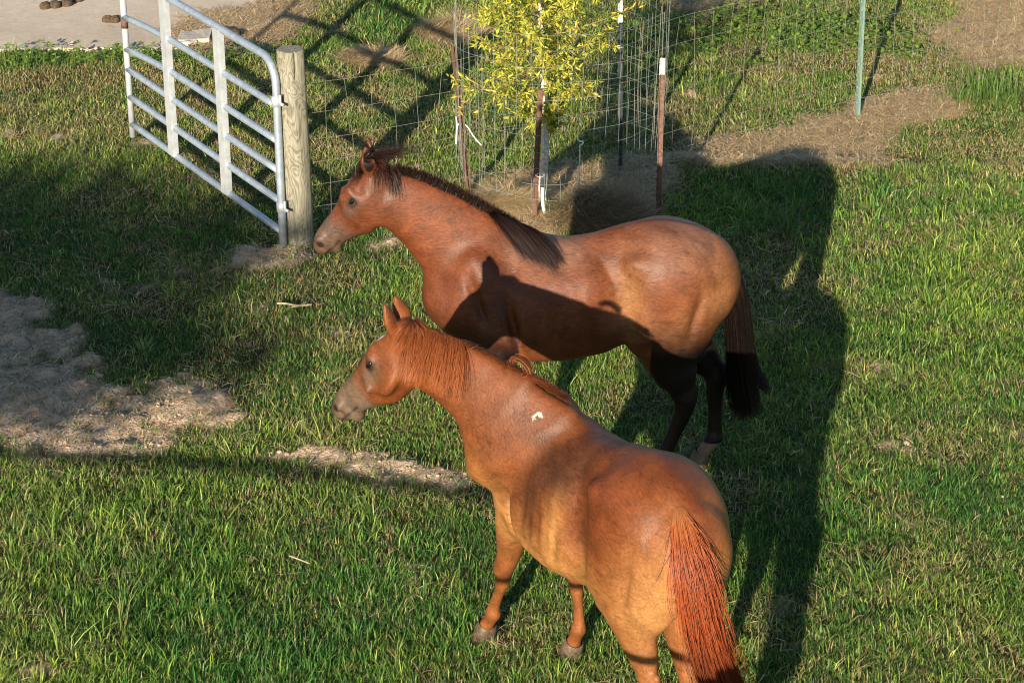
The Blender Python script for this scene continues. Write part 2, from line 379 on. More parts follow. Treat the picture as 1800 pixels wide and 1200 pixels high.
def field(n_target):
    NC = int(n_target / 9)
    yy = 6.9 + (19.6 - 6.9) * rng.random(NC * 3) ** 1.25; half = .235 * (yy * .9 + 2.4) + .75
    xx = rng.uniform(-1, 1, len(yy)) * half
    keep = rng.random(len(yy)) < (half / half.max()) * np.clip(sample(dens, xx, yy) + .02, 0, 1)
    xx, yy = xx[keep][:NC], yy[keep][:NC]
    nb = 9; cx = np.repeat(xx, nb); cy = np.repeat(yy, nb); n = len(cx)
    lu = sample(lush, cx, cy); dr = sample(dryness, cx, cy); L0 = sample(blen, cx, cy); so = sample(dens, cx, cy)
    clL = np.repeat(rng.lognormal(0, .36, len(xx)), nb); clA = np.repeat(rng.uniform(0, 2 * math.pi, len(xx)), nb)
    rad = .03 + .01 * rng.random(n); th = rng.uniform(0, 2 * math.pi, n); rr = rad * np.sqrt(rng.random(n))
    x = cx + np.cos(th) * rr; y = cy + np.sin(th) * rr
    az = np.where(rng.random(n) < .6, th, clA + rng.normal(0, .6, n)); az = az + rng.normal(0, .5, n)
    lean = np.abs(rng.normal(.55, .38, n)) + .15 * (1 - lu)
    L = L0 * clL * rng.uniform(.55, 1.45, n); far = np.clip((y - 9) / 8, 0, 1)
    wd = (.0034 + .0018 * rng.random(n) + .0014 * lu) * (1 + .75 * far)
    z = sample(hmap, x, y) - .004
    big = fbm(x, y, 1.3, 3, 40); r = rng.random(n); cr = np.repeat(rng.random(len(xx)), nb)
    g1 = np.array([.060, .185, .032]); g2 = np.array([.335, .42, .065]); g3 = np.array([.39, .44, .10]); d1 = np.array([.58, .47, .25]); d2 = np.array([.30, .21, .11])
    k = np.clip(.25 + (big - .5) * 1.3 + (r - .5) * .8 + (cr - .5) * .5 + .15 * (1 - lu), 0, 1)[:, None]
    col = g1 * (1 - k) + g2 * k
    yk = (rng.random(n) < dr * .9)[:, None]; col = np.where(yk, col * .45 + g3 * .55, col)
    dk = (rng.random(n) < .05 + dr * .42)[:, None]; tk = rng.random(n)[:, None]
    col = np.where(dk, d1 * tk + d2 * (1 - tk), col)
    lean = np.where(dk[:, 0], lean + .5, lean); L = np.where(dk[:, 0], L * .9, L)
    col = col * rng.uniform(.7, 1.3, n)[:, None] * (.8 + .4 * np.repeat(rng.random(len(xx)), nb))[:, None]
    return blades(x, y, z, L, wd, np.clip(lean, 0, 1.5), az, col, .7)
def under(n):
    yy = 6.9 + (19.6 - 6.9) * rng.random(n * 3) ** 1.2; half = .235 * (yy * .9 + 2.4) + .5; xx = rng.uniform(-1, 1, len(yy)) * half
    keep = rng.random(len(yy)) < (half / half.max()) * np.clip(sample(dens, xx, yy) * 1.3, 0, 1); x, y = xx[keep][:n], yy[keep][:n]; n = len(x)
    dr = sample(dryness, x, y); L = (.022 + .3 * sample(blen, x, y)) * rng.uniform(.5, 1.4, n); az = rng.uniform(0, 6.283, n); ln = rng.uniform(.2, 1.45, n)
    w = (.0022 + .0016 * rng.random(n)) * (1 + .6 * np.clip((y - 9) / 8, 0, 1)); s_ = az + 1.57 + rng.uniform(-.8, .8, n); z = sample(hmap, x, y) - .003
    V = np.empty((n, 3, 3), np.float32); V[:, 0] = np.stack([x - np.cos(s_) * w, y - np.sin(s_) * w, z], 1); V[:, 1] = np.stack([x + np.cos(s_) * w, y + np.sin(s_) * w, z], 1)
    V[:, 2] = np.stack([x + np.cos(az) * np.sin(ln) * L, y + np.sin(az) * np.sin(ln) * L, z + np.cos(ln) * L + .004], 1)
    big = fbm(x, y, 1.3, 3, 40); k = np.clip(.3 + (big - .5) * 1.3 + (rng.random(n) - .5) * .9, 0, 1)[:, None]
    c = np.array([.055, .15, .03]) * (1 - k) + np.array([.19, .32, .05]) * k; d = (rng.random(n) < .12 + .75 * dr)[:, None]; t_ = rng.random(n)[:, None]
    c = np.where(d, np.array([.44, .37, .17]) * t_ + np.array([.16, .12, .055]) * (1 - t_), c) * rng.uniform(.7, 1.25, n)[:, None]
    return V.reshape(-1, 3), np.zeros((0, 4), int), np.arange(n * 3).reshape(-1, 3), np.repeat(c, 3, 0)
def margin(n):                                                       # coarser grass round the part of the paddock in view
    x = rng.uniform(-13, 14, n * 3); y = rng.uniform(3.5, 27, n * 3); half = .235 * (y * .9 + 2.4) + .6
    sx_, sy_ = np.array(slab_pts)[:, 0], np.array(slab_pts)[:, 1]; onslab = (x < sx_[4] + .1) & (y > sy_[2] - .05) & (x > sx_[0] - .1) & (y < sy_[6])
    k = ((np.abs(x) > half) | (y > 19.4) | (y < 7.0)) & ~onslab; x, y = x[k][:n], y[k][:n]; n = len(x); ins = (x > GX0) & (x < GX1) & (y > GY0) & (y < GY1)
    k2 = ~ins | (rng.random(n) < sample(dens, x, y)); x, y = x[k2], y[k2]; n = len(x); s_ = np.where((x > GX0) & (x < GX1) & (y > GY0) & (y < GY1), sample(hmap, x, y), 0)
    t_ = rng.random(n)[:, None]; c = (np.array([.08, .19, .035]) * (1 - t_) + np.array([.32, .39, .08]) * t_) * rng.uniform(.7, 1.3, n)[:, None]
    return blades(x, y, s_ - .004, rng.uniform(.04, .11, n), rng.uniform(.008, .016, n), np.abs(rng.normal(.6, .35, n)), rng.uniform(0, 6.28, n), c, .6)
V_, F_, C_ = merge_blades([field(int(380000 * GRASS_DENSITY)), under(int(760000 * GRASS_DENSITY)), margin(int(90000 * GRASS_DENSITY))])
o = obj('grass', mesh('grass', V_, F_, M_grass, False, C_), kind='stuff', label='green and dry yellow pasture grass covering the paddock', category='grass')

# straw litter lying flat
def litter(n):
    xs = rng.uniform(-5, 6, n * 14); ys = rng.uniform(7, 19.5, n * 14)
    w_ = sample(straw_m, xs, ys) + .07 * sample(dryness, xs, ys) ** 1.5 * (1 - sample(slab_m, xs, ys)) + .03 * sample(soil_m, xs, ys)
    k = rng.random(len(xs)) < w_; xs, ys = xs[k][:n], ys[k][:n]; n = len(xs)
    L = rng.uniform(.03, .11, n); az = rng.uniform(0, 2 * math.pi, n); z = sample(hmap, xs, ys) + rng.uniform(.002, .03, n)
    z = np.where(sample(slab_m, xs, ys) > .5, .026, z)
    t_ = rng.random(n)[:, None]; col = (np.array([.82, .64, .39]) * t_ + np.array([.42, .28, .16]) * (1 - t_)) * rng.uniform(.7, 1.15, n)[:, None]
    return blades(xs, ys, z, L, rng.uniform(.003, .0055, n), rng.uniform(1.15, 1.55, n), az, col, .3)
V_, F_, C_ = merge_blades([litter(int(80000 * GRASS_DENSITY))])
obj('straw_litter', mesh('straw_litter', V_, F_, M_straw, False, C_), kind='stuff', label='brown dead straw strewn along the fence line and round the sapling', category='straw')

# soil clods
def clods(n):
    base = bpy.data.meshes.new('tmp'); import bmesh; bm = bmesh.new(); bmesh.ops.create_icosphere(bm, subdivisions=1, radius=1); bm.to_mesh(base); bm.free()
    bv = np.array([v.co[:] for v in base.vertices]); bf = np.array([p.vertices[:] for p in base.polygons]); bpy.data.meshes.remove(base)
    xs = rng.uniform(-5, 5, n * 12); ys = rng.uniform(8, 14, n * 12); k = rng.random(len(xs)) < sample(soil_m, xs, ys) * sstep(.25, .6, fbm(xs, ys, 3, 2, 60)); xs, ys = xs[k][:n], ys[k][:n]; n = len(xs)
    s = rng.lognormal(math.log(.0050), .42, n); sc = s[:, None, None] * rng.uniform(.7, 1.3, (n, 1, 3)) * np.array([1.2, 1.2, .7])
    V = bv[None] * sc * rng.uniform(.8, 1.2, (n, len(bv), 1)) + np.stack([xs, ys, sample(hmap, xs, ys) + s * .2], 1)[:, None]
    F = (bf[None] + (np.arange(n) * len(bv))[:, None, None]).reshape(-1, 3)
    obj('soil_clods', mesh('soil_clods', V.reshape(-1, 3), F, M_clod), kind='stuff', label='dry crumbled soil clods on the bare trampled earth', category='soil')
clods(4200)

# ------------------------------------------------------------------ signed distance field modelling for the horses
class Field:
    def __init__(s, lo, hi, h):
        s.lo = np.array(lo, float); s.h = h; s.n = np.ceil((np.array(hi) - s.lo) / h).astype(int) + 1
        s.F = np.full(tuple(s.n), .12, np.float32); s.ax = [(s.lo[i] + h * np.arange(s.n[i])).astype(np.float32) for i in range(3)]
    def sub(s, lo, hi):
        sl = []
        for i in range(3):
            a = int(max(0, math.floor((lo[i] - s.lo[i]) / s.h))); b = int(min(s.n[i], math.ceil((hi[i] - s.lo[i]) / s.h) + 1)); sl.append(slice(a, max(a, b)))
        X = s.ax[0][sl[0]][:, None, None]; Y = s.ax[1][sl[1]][None, :, None]; Z = s.ax[2][sl[2]][None, None, :]
        return tuple(sl), X, Y, Z
    def union(s, sl, d, k):
        a = s.F[sl]; 
        if k <= 0: s.F[sl] = np.minimum(a, d); return
        h = np.maximum(k - np.abs(a - d), 0) / k; s.F[sl] = np.minimum(a, d) - h * h * k * .25
    def cut(s, sl, d, k):
        a = s.F[sl]; d = -d; h = np.maximum(k - np.abs(a - d), 0) / k; s.F[sl] = np.maximum(a, d) + h * h * k * .25
    def ell(s, c, r, k=.03, R=None, cut=False, both=False):
        if both:
            s.ell(c, r, k, R, cut); c = (c[0], -c[1], c[2])
            if R is not None: D = np.diag([1, -1, 1.]); R = D @ R @ D
            s.ell(c, r, k, R, cut); return
        m = max(r) + k + .01; sl, X, Y, Z = s.sub(np.array(c) - m, np.array(c) + m)
        x, y, z = X - c[0], Y - c[1], Z - c[2]
        if R is not None:
            x, y, z = [R[0, i] * x + R[1, i] * y + R[2, i] * z for i in range(3)]
        k0 = np.sqrt((x / r[0]) ** 2 + (y / r[1]) ** 2 + (z / r[2]) ** 2); k1 = np.sqrt((x / r[0] ** 2) ** 2 + (y / r[1] ** 2) ** 2 + (z / r[2] ** 2) ** 2) + 1e-6
        d = (k0 * (k0 - 1) / k1).astype(np.float32)
        (s.cut if cut else s.union)(sl, d, k)
    def cone(s, a, b, ra, rb, k=.03, cut=False):
        a, b = np.array(a, float), np.array(b, float); m = max(ra, rb) + k + .01
        sl, X, Y, Z = s.sub(np.minimum(a, b) - m, np.maximum(a, b) + m); ab = b - a; L2 = ab @ ab
        t = np.clip(((X - a[0]) * ab[0] + (Y - a[1]) * ab[1] + (Z - a[2]) * ab[2]) / L2, 0, 1)
        d = np.sqrt((X - a[0] - t * ab[0]) ** 2 + (Y - a[1] - t * ab[1]) ** 2 + (Z - a[2] - t * ab[2]) ** 2) - (ra + t * (rb - ra))
        (s.cut if cut else s.union)(sl, d.astype(np.float32), k)
    def sweep(s, C, U, up, dn, w, k=.04, egg=None):
        """tube of elliptical sections; C centres, U up vectors, up/dn half heights, w half width, egg = narrowing of the top"""
        C = np.array(C, float); n = len(C); U = np.array(U, float); U = np.tile(U, (n, 1)) if U.ndim == 1 else U
        egg = [0] * n if egg is None else egg; R = max(max(up), max(dn), max(w)) + k + .015
        sl, X, Y, Z = s.sub(C.min(0) - R, C.max(0) + R); T = np.full((X.shape[0], Y.shape[1], Z.shape[2]), .2, np.float32)
        off = [q.start for q in sl]
        for i in range(n - 1):
            a, b = C[i], C[i + 1]; ab = b - a; L = np.linalg.norm(ab); axd = ab / L; r = max(up[i], up[i + 1], dn[i], dn[i + 1], w[i], w[i + 1]) + k + .015
            s2, x, y, z = s.sub(np.minimum(a, b) - r, np.maximum(a, b) + r)
            tsl = tuple(slice(q.start - o_, q.stop - o_) for q, o_ in zip(s2, off))
            x = x - a[0]; y = y - a[1]; z = z - a[2]; al = x * axd[0] + y * axd[1] + z * axd[2]; t = np.clip(al / L, 0, 1); e = al - t * L
            lerp = lambda p: p[i] + (p[i + 1] - p[i]) * t
            u0 = U[i] - axd * (U[i] @ axd); u1 = U[i + 1] - axd * (U[i + 1] @ axd); u0 /= np.linalg.norm(u0); u1 /= np.linalg.norm(u1)
            um = [u0[j] + (u1[j] - u0[j]) * t for j in range(3)]; ul = np.sqrt(um[0] ** 2 + um[1] ** 2 + um[2] ** 2)
            u = (x * um[0] + y * um[1] + z * um[2]) / ul; r2 = x * x + y * y + z * z - al * al
            wv2 = np.maximum(r2 - u * u, 0); hu = np.where(u > 0, lerp(up), lerp(dn)); hw = lerp(w)
            if any(egg): hw = hw * (1 - lerp(egg) * np.clip(u / hu, -.6, 1))
            he = np.minimum(hu, hw); k0 = np.sqrt((u / hu) ** 2 + wv2 / hw ** 2 + (e / he) ** 2); k1 = np.sqrt((u / hu ** 2) ** 2 + wv2 / hw ** 4 + (e / he ** 2) ** 2) + 1e-5
            T[tsl] = np.minimum(T[tsl], k0 * (k0 - 1) / k1)
        s.union(sl, T, k)
    def val(s, P):
        q = (np.asarray(P) - s.lo) / s.h; q = np.clip(q, 0, s.n - 1.001); i = q.astype(int); f = q - i; r = 0
        for dx in (0, 1):
            for dy in (0, 1):
                for dz in (0, 1):
                    w = (f[..., 0] if dx else 1 - f[..., 0]) * (f[..., 1] if dy else 1 - f[..., 1]) * (f[..., 2] if dz else 1 - f[..., 2])
                    r = r + w * s.F[i[..., 0] + dx, i[..., 1] + dy, i[..., 2] + dz]
        return r
    def grad(s, P):
        e = s.h; g = np.stack([s.val(P + np.eye(3)[i] * e) - s.val(P - np.eye(3)[i] * e) for i in range(3)], -1) / (2 * e)
        return g
    def smooth(s, it=1):
        for _ in range(it):
            for ax in range(3):
                F = s.F; sl = lambda a, b: tuple(slice(a, b) if i == ax else slice(None) for i in range(3))
                G = F.copy(); G[sl(1, -1)] = F[sl(1, -1)] * .5 + (F[sl(0, -2)] + F[sl(2, None)]) * .25; s.F = G
    def mesh(s):
        F = s.F; neg = F < 0
        nx, ny, nz = F.shape; c = np.zeros((nx - 1, ny - 1, nz - 1), np.uint8)
        for dx in (0, 1):
            for dy in (0, 1):
                for dz in (0, 1): c += neg[dx:nx - 1 + dx, dy:ny - 1 + dy, dz:nz - 1 + dz]
        act = np.argwhere((c > 0) & (c < 8)); idx = np.full(c.shape, -1, np.int32); idx[tuple(act.T)] = np.arange(len(act))
        acc = np.zeros((len(act), 3)); cnt = np.zeros(len(act))
        corners = [(a, b, d) for a in (0, 1) for b in (0, 1) for d in (0, 1)]
        for p in corners:
            for axd in range(3):
                if p[axd]: continue
                q_ = list(p); q_[axd] = 1; fa = F[act[:, 0] + p[0], act[:, 1] + p[1], act[:, 2] + p[2]]; fb = F[act[:, 0] + q_[0], act[:, 1] + q_[1], act[:, 2] + q_[2]]
                m_ = (fa < 0) != (fb < 0); t_ = np.where(m_, fa / np.where(m_, fa - fb, 1), 0)
                pt = np.array(p, float)[None] + np.zeros((len(act), 3)); pt[:, axd] += t_; acc += pt * m_[:, None]; cnt += m_
        V = s.lo + s.h * (act + acc / cnt[:, None]); Q = []
        for axd in range(3):
            o1, o2 = [(1, 2), (2, 0), (0, 1)][axd]
            sa = [slice(None)] * 3; sb = [slice(None)] * 3; sa[axd] = slice(0, -1); sb[axd] = slice(1, None)
            A, B = neg[tuple(sa)], neg[tuple(sb)]; e = np.argwhere(A != B)
            e = e[(e[:, o1] > 0) & (e[:, o2] > 0)]
            e = e[(e[:, o1] < F.shape[o1] - 1) & (e[:, o2] < F.shape[o2] - 1)]
            def cell(d1, d2):
                g_ = e.copy(); g_[:, o1] -= d1; g_[:, o2] -= d2; return idx[tuple(g_.T)]
            quad = np.stack([cell(1, 1), cell(0, 1), cell(0, 0), cell(1, 0)], 1); flip = ~A[tuple(e.T)]
            quad[flip] = quad[flip][:, ::-1]; Q.append(quad)
        Q = np.concatenate(Q); Q = Q[(Q >= 0).all(1)]
        for _ in range(2):
            v = s.val(V); g = s.grad(V); V = V - g * (v / np.maximum((g ** 2).sum(-1), .2))[:, None]
        return V, Q

def ribbons(P, w, col, out=None):
    """P (n,m,3) strand points, w (n,m) widths, col (n,m,3)"""
    n, m_ = P.shape[:2]; T = np.gradient(P, axis=1); T /= np.linalg.norm(T, axis=2, keepdims=True) + 1e-9
    r = rng.normal(size=(n, 1, 3)) + 0 * T; r = r if out is None else out + r * .13; sd_ = np.cross(T, r); sd_ /= np.linalg.norm(sd_, axis=2, keepdims=True) + 1e-9
    V = np.stack([P - sd_ * w[..., None] / 2, P + sd_ * w[..., None] / 2], 2).reshape(-1, 3)
    k = (np.arange(n)[:, None] * m_ + np.arange(m_ - 1)[None]).reshape(-1) * 2
    return V, np.stack([k, k + 1, k + 3, k + 2], 1), np.repeat(col.reshape(-1, 3), 2, 0)
def drape(fd, P0, D0, L, m_=14, grav=.35, off=.004, wind=None, jit=.06, tang=0.0):
    n = len(P0); P = np.empty((n, m_, 3)); P[:, 0] = P0; g0 = fd.grad(P0); g0 /= np.linalg.norm(g0, axis=1, keepdims=True) + 1e-6; D = D0 / np.linalg.norm(D0, axis=1, keepdims=True); D = D - tang * g0 * (D * g0).sum(1, keepdims=True); D /= np.linalg.norm(D, axis=1, keepdims=True); st = (L / (m_ - 1))[:, None]
    G = np.array([0, 0, -1.0]); wind = np.zeros(3) if wind is None else wind
    for i in range(1, m_):
        D = D + (G * grav + wind) + (rng.normal(0, jit, (n, 3)) if i % 3 == 1 else 0); D /= np.linalg.norm(D, axis=1, keepdims=True)
        q = P[:, i - 1] + D * st; v = fd.val(q); o_ = v < off
        if o_.any():
            g = fd.grad(q[o_]); g /= np.linalg.norm(g, axis=1, keepdims=True) + 1e-6; q[o_] += g * (off - v[o_])[:, None]
            dd = q[o_] - P[o_, i - 1]; D[o_] = dd / (np.linalg.norm(dd, axis=1, keepdims=True) + 1e-6)
        P[:, i] = q
    return P
def guided(G, Wd, n, m_=16, spread=.4, frizz=.01, tip=(.75, 1.0), root=.0):
    """strands that follow a guide polyline G with per-point half widths Wd (2: side a, side b)"""
    G = np.array(G, float); tt = np.linspace(0, 1, len(G)); ts = np.linspace(0, 1, m_)
    def smoothed(A): 
        A = np.stack([np.interp(np.linspace(0, 1, 60), tt, A[:, j]) for j in range(A.shape[1])], 1)
        for _ in range(12): A[1:-1] = (A[:-2] + A[2:] + 2 * A[1:-1]) / 4
        return A
    Gs = smoothed(G); Ws = smoothed(np.array(Wd, float)); t60 = np.linspace(0, 1, 60)
    T = np.gradient(Gs, axis=0); T /= np.linalg.norm(T, axis=1, keepdims=True)
    a = rng.uniform(0, 2 * math.pi, n); r = np.sqrt(rng.random(n)); ca, sa = np.cos(a) * r, np.sin(a) * r
    lk = rng.normal(0, 1, (60, 2)); li = rng.integers(0, 60, n); lw = rng.random(n) * .5; ca = ca * (1 - lw * .6) + np.clip(lk[li, 0] * .5, -1, 1) * lw * .6; sa = sa * (1 - lw * .6) + np.clip(lk[li, 1] * .5, -1, 1) * lw * .6      # loose locks
    end = rng.uniform(tip[0], tip[1], n); beg = rng.random(n) * root; P = np.empty((n, m_, 3)); ph = rng.uniform(0, 6.28, n)
    for i in range(m_):
        t_ = beg + ts[i] * (end - beg); ws = .6 + .4 * min(1, ts[i] * 4) if root else 1; g = np.stack([np.interp(t_, t60, Gs[:, j]) for j in range(3)], 1); w_ = np.stack([np.interp(t_, t60, Ws[:, j]) for j in range(2)], 1)
        tg = np.stack([np.interp(t_, t60, T[:, j]) for j in range(3)], 1); return_ = None
        A = np.cross(tg, SIDE_REF); A /= np.linalg.norm(A, axis=1, keepdims=True); B = np.cross(tg, A)
        P[:, i] = g + A * (w_[:, :1] * ca[:, None] * ws) + B * (w_[:, 1:] * sa[:, None] * ws) + (A * (np.sin(ts[i] * 4 + ph) * frizz)[:, None] + B * (np.cos(ts[i] * 3.1 + ph * 1.7) * frizz)[:, None]) * ts[i]
    return P
SIDE_REF = np.array([1.0, 0, 0])

def rotm(ax, ang):
    return np.array(Matrix.Rotation(ang, 3, Vector(ax)))
TRUNK = [  # x, top, bottom, half width, egg
    (-.665, 1.13, .93, .07, 0), (-.635, 1.20, .85, .145, 0), (-.56, 1.275, .79, .205, .05), (-.46, 1.325, .78, .24, .10), (-.35, 1.345, .80, .25, .12),
    (-.24, 1.325, .79, .232, .12), (-.12, 1.285, .75, .225, .12), (0.0, 1.255, .705, .24, .12), (.12, 1.245, .68, .243, .16), (.24, 1.265, .675, .225, .26),
    (.33, 1.285, .69, .205, .36), (.42, 1.27, .715, .19, .34), (.52, 1.21, .76, .175, .2), (.61, 1.12, .82, .14, .1), (.665, 1.03, .89, .08, 0)]

TRUNK = [((x if x > -.24 else -.24 + (x + .24) * .87), a, b - (.018 if -.2 < x < .4 else 0), w + (.018 if -.05 < x < .3 else (-.03 if -.25 < x < -.05 else 0) if x > -.3 else (-.012 if x < -.3 else 0)), e) for x, a, b, w, e in TRUNK]

class Horse:
    def __init__(s, name, loc, heading, neck_pairs, P, M, ears, fore, hind, label, leg=1.0, ylo=-.34, yhi=.34, xhi=1.25, belly=0, ear_len=.165):
        s.loc = np.array([loc[0], loc[1], 0.0]); s.hd = heading; s.c, s.s_ = math.cos(heading), math.sin(heading)
        s.root = empty(name, (loc[0], loc[1], 0), heading, label=label, category='horse')
        P, M = s.l(P), s.l(M); s.P, s.M = P, M; fd = s.fd = Field((-.82, ylo, -.02), (xhi, yhi, 1.78), VOXEL)
        T = [(x, a, b - belly * max(0, 1 - ((x - .12) / .4) ** 2), w, e) for x, a, b, w, e in TRUNK]
        fd.sweep([(x, 0, (a + b) / 2) for x, a, b, w, e in T], (0, 0, 1), [(a - b) / 2 for x, a, b, w, e in T], [(a - b) / 2 for x, a, b, w, e in T], [w for x, a, b, w, e in T], .02, [e for x, a, b, w, e in T])
        # haunch, stifle, shoulder and arm masses
        fd.ell((-.375, .108, 1.13), (.19, .115, .17), .06, both=True)
        fd.ell((-.43, .130, .94), (.155, .095, .25), .06, both=True)
        fd.ell((-.515, .092, .93), (.08, .08, .21), .05, both=True)
        fd.ell((-.30, .155, .88), (.12, .08, .16), .05, rotm((0, 1, 0), -.3), both=True)
        fd.ell((-.235, .175, 1.19), (.05, .03, .035), .05, both=True)
        fd.ell((.44, .115, 1.00), (.12, .075, .23), .06, rotm((0, 1, 0), .35), both=True)
        fd.ell((.38, .155, .85), (.13, .06, .13), .05, both=True)
        fd.ell((.56, .085, .92), (.10, .075, .13), .06, both=True)
        fd.ell((-.155, .262, 1.05), (.085, .06, .15), .05, cut=True, both=True); fd.ell((-.19, .262, .88), (.035, .05, .16), .04, cut=True, both=True)
        for c_, r_, k_, a_ in [((.335, .222, .93), (.020, .03, .17), .04, .25), ((.50, .186, 1.04), (.014, .03, .12), .04, .35), ((-.49, .232, .93), (.014, .03, .15), .04, -.25),
                               ((.43, .205, .77), (.05, .03, .012), .03, .4), ((-.27, .225, .78), (.10, .03, .014), .04, .7)]:
            fd.ell(c_, r_, k_, rotm((0, 1, 0), a_), cut=True, both=True)
        for i_ in range(5): fd.ell((.20 - i_ * .06, .272, .90), (.012, .03, .13), .05, rotm((0, 1, 0), -.12), cut=True, both=True)
        # neck
        pr = [(s.l(a), s.l(b)) for a, b in neck_pairs]; C = [(a + b) / 2 for a, b in pr]; U = [nrm(a - b) for a, b in pr]; H = [np.linalg.norm(a - b) / 2 for a, b in pr]
        nw = [.135, .108, .088, .075, .068, .064][:len(pr)]
        fd.sweep(C, U, H, H, nw, .07, [.35, .3, .25, .2, .15, .1][:len(pr)]); s.neck = pr
        # head frame
        a = s.a = nrm(M - P); up = np.array([0, 0, 1.0]); n = s.n = nrm(up - a * (up @ a)); s.sd = np.cross(n, a); L = np.linalg.norm(M - P); k = s.k = L / .545
        HS = [(-.01, .02, -.09, .052, 0), (.06, .03, -.145, .072, 0), (.12, .038, -.18, .086, -.1), (.18, .040, -.198, .088, -.1), (.25, .036, -.195, .074, -.05), (.32, .032, -.162, .058, .0), (.39, .030, -.125, .048, .05),
              (.45, .029, -.108, .045, .05), (.495, .024, -.103, .047, 0), (.53, .010, -.09, .04, 0), (.545, -.005, -.075, .03, 0)]
        kk = .5 + .5 * k
        C = [s.h(t, (u + d) / 2 * kk, 0) for t, u, d, w, e in HS]; h_ = [(u - d) / 2 * kk for t, u, d, w, e in HS]
        fd.sweep(C, n, h_, h_, [w * kk for t, u, d, w, e in HS], .035, [e for *_, e in HS])
        R = np.stack([a, s.sd, n], 0)
        for sg in (1, -1):
            E = lambda t, u, v, r, kx=.02, cut=False, ang=0: fd.ell(s.h(t, u * kk, v * sg * kk), tuple(q * kk for q in r), kx, (rotm((0, 1, 0), ang) @ R), cut)
            E(.165, -.095, .046, (.10, .036, .085), .05)             # cheek
            E(.160, .012, .062, (.042, .020, .020), .03)            # brow over the eye
            E(.182, -.012, .076, (.028, .012, .017), .012)           # eyeball bulge under the lids
            E(.25, -.040, .048, (.10, .010, .010), .05, ang=-.03)  # facial crest
            E(.11, .012, .090, (.035, .014, .016), .03, True)         # hollow above the eye
            E(.495, -.020, .040, (.036, .014, .028), .015)          # nostril wing
            E(.508, -.018, .056, (.010, .016, .017), .006, True, .5)
            E(.515, -.040, .040, (.014, .02, .008), .006, True, .9)
            E(.475, -.076, .047, (.06, .026, .0055), .007, True, -.12)   # mouth
            E(.182, .010, .088, (.026, .012, .004), .008, True, .15)      # fold of the upper lid
        fd.ell(s.h(.485, -.098 * kk, 0), (.034, .034, .022), .02, R)
        # ears
        s.ears = []
        for sg, (d, op) in zip((1, -1), ears):
            d, op = nrm(s.lv(d)), s.lv(op); op = nrm(op - d * (op @ d)); b0 = s.h(.005, .008, sg * .045) - d * .02; EL = ear_len
            pts = [b0 + d * EL * q - op * .012 * (q ** 2) for q in (0, .2, .42, .65, .85, 1.0)]
            fd.sweep(pts, op, [.020, .021, .021, .016, .010, .004], [.020, .021, .021, .016, .010, .004], [.024, .037, .039, .027, .012, .003], .012)
            Rr = np.stack([d, np.cross(op, d), op], 0)
            fd.ell(b0 + d * EL * .52 + op * .022, (.062, .021, .020), .006, Rr, True); s.ears.append((b0, d, op, b0 + d * EL * .52 + op * .022, Rr))
        # legs
        s.hooves = []
        for sg, (hx, hy) in zip((1, -1), fore):
            o_ = (hx - .44); top = (.41, sg * .125, .84); kn = (.43 + o_ * .55, sg * .125 * .4 + hy * .6, .43); fe = (.43 + o_ * .93, hy, .175); co_ = (hx + .035, hy, .075)
            fd.sweep([top, (.42 + o_ * .12, sg * .13, .72), (.425 + o_ * .38, sg * .06 + hy * .5, .54), kn, (kn[0] + .0, kn[1], kn[2] - .05), ((kn[0] + fe[0]) / 2 - .004, (kn[1] + fe[1]) / 2, .30), (fe[0] - .003, fe[1], .205), fe, ((fe[0] + co_[0]) / 2, hy, .12), co_],
                     (1, 0, 0), [.10, .085, .052, .044, .032, .024, .026, .034, .026, .034], [.11, .092, .056, .042, .034, .029, .031, .040, .028, .034], [.078, .074, .047, .042, .030, .020, .022, .032, .026, .036], .035)
            s.hooves.append((co_[0], co_[1]))
        for sg, (dh, dx, hy) in zip((1, -1), hind):
            st = (-.34, sg * .135, .84); hk = (-.555 + dh, hy, .50); fe = (-.555 + dx, hy, .18); co_ = (-.495 + dx, hy, .075)
            fd.sweep([st, (-.40 + dh * .35, sg * .08 + hy * .35, .74), (-.485 + dh * .7, sg * .04 + hy * .65, .62), (hk[0] + .02, hy, hk[2] + .045), hk, (hk[0] + .008, hy, .43), ((hk[0] + fe[0]) / 2, hy, .32), (fe[0] - .003, hy, .21), fe, ((fe[0] + co_[0]) / 2, hy, .125), co_],
                     (1, 0, .3), [.13, .12, .082 * leg, .048 * leg, .042 * leg, .032 * leg, .026 * leg, .028 * leg, .034 * leg, .026 * leg, .034], [.15, .13, .085 * leg, .055 * leg, .05 * leg, .04 * leg, .031 * leg, .032 * leg, .042 * leg, .028 * leg, .034], [.09, .082, .055 * leg, .037 * leg, .038 * leg, .03 * leg, .022 * leg, .023 * leg, .032 * leg, .026 * leg, .036], .04)
            fd.cone((hk[0] - .02, hy, hk[2] - .02), (hk[0] - .048, hy, hk[2] + .055), .022, .017, .02)
            s.hooves.append((co_[0], co_[1]))
        # dock and cleft
        fd.cone((-.55, 0, 1.235), (-.635, 0, 1.12), .042, .036, .04)
        fd.cone((-.635, 0, 1.12), (-.67, 0, .94), .036, .016, .02)
        fd.ell((-.665, 0, .80), (.075, .016, .20), .035, cut=True)
        fd.ell((-.630, .050, 1.05), (.03, .010, .06), .015, rotm((0, 1, 0), .25), cut=True, both=True)
        fd.smooth(2)
    def l(s, p):
        q = np.asarray(p, float) - s.loc; return np.array([q[0] * s.c + q[1] * s.s_, -q[0] * s.s_ + q[1] * s.c, q[2]])
    def lv(s, v): return np.array([v[0] * s.c + v[1] * s.s_, -v[0] * s.s_ + v[1] * s.c, v[2]])
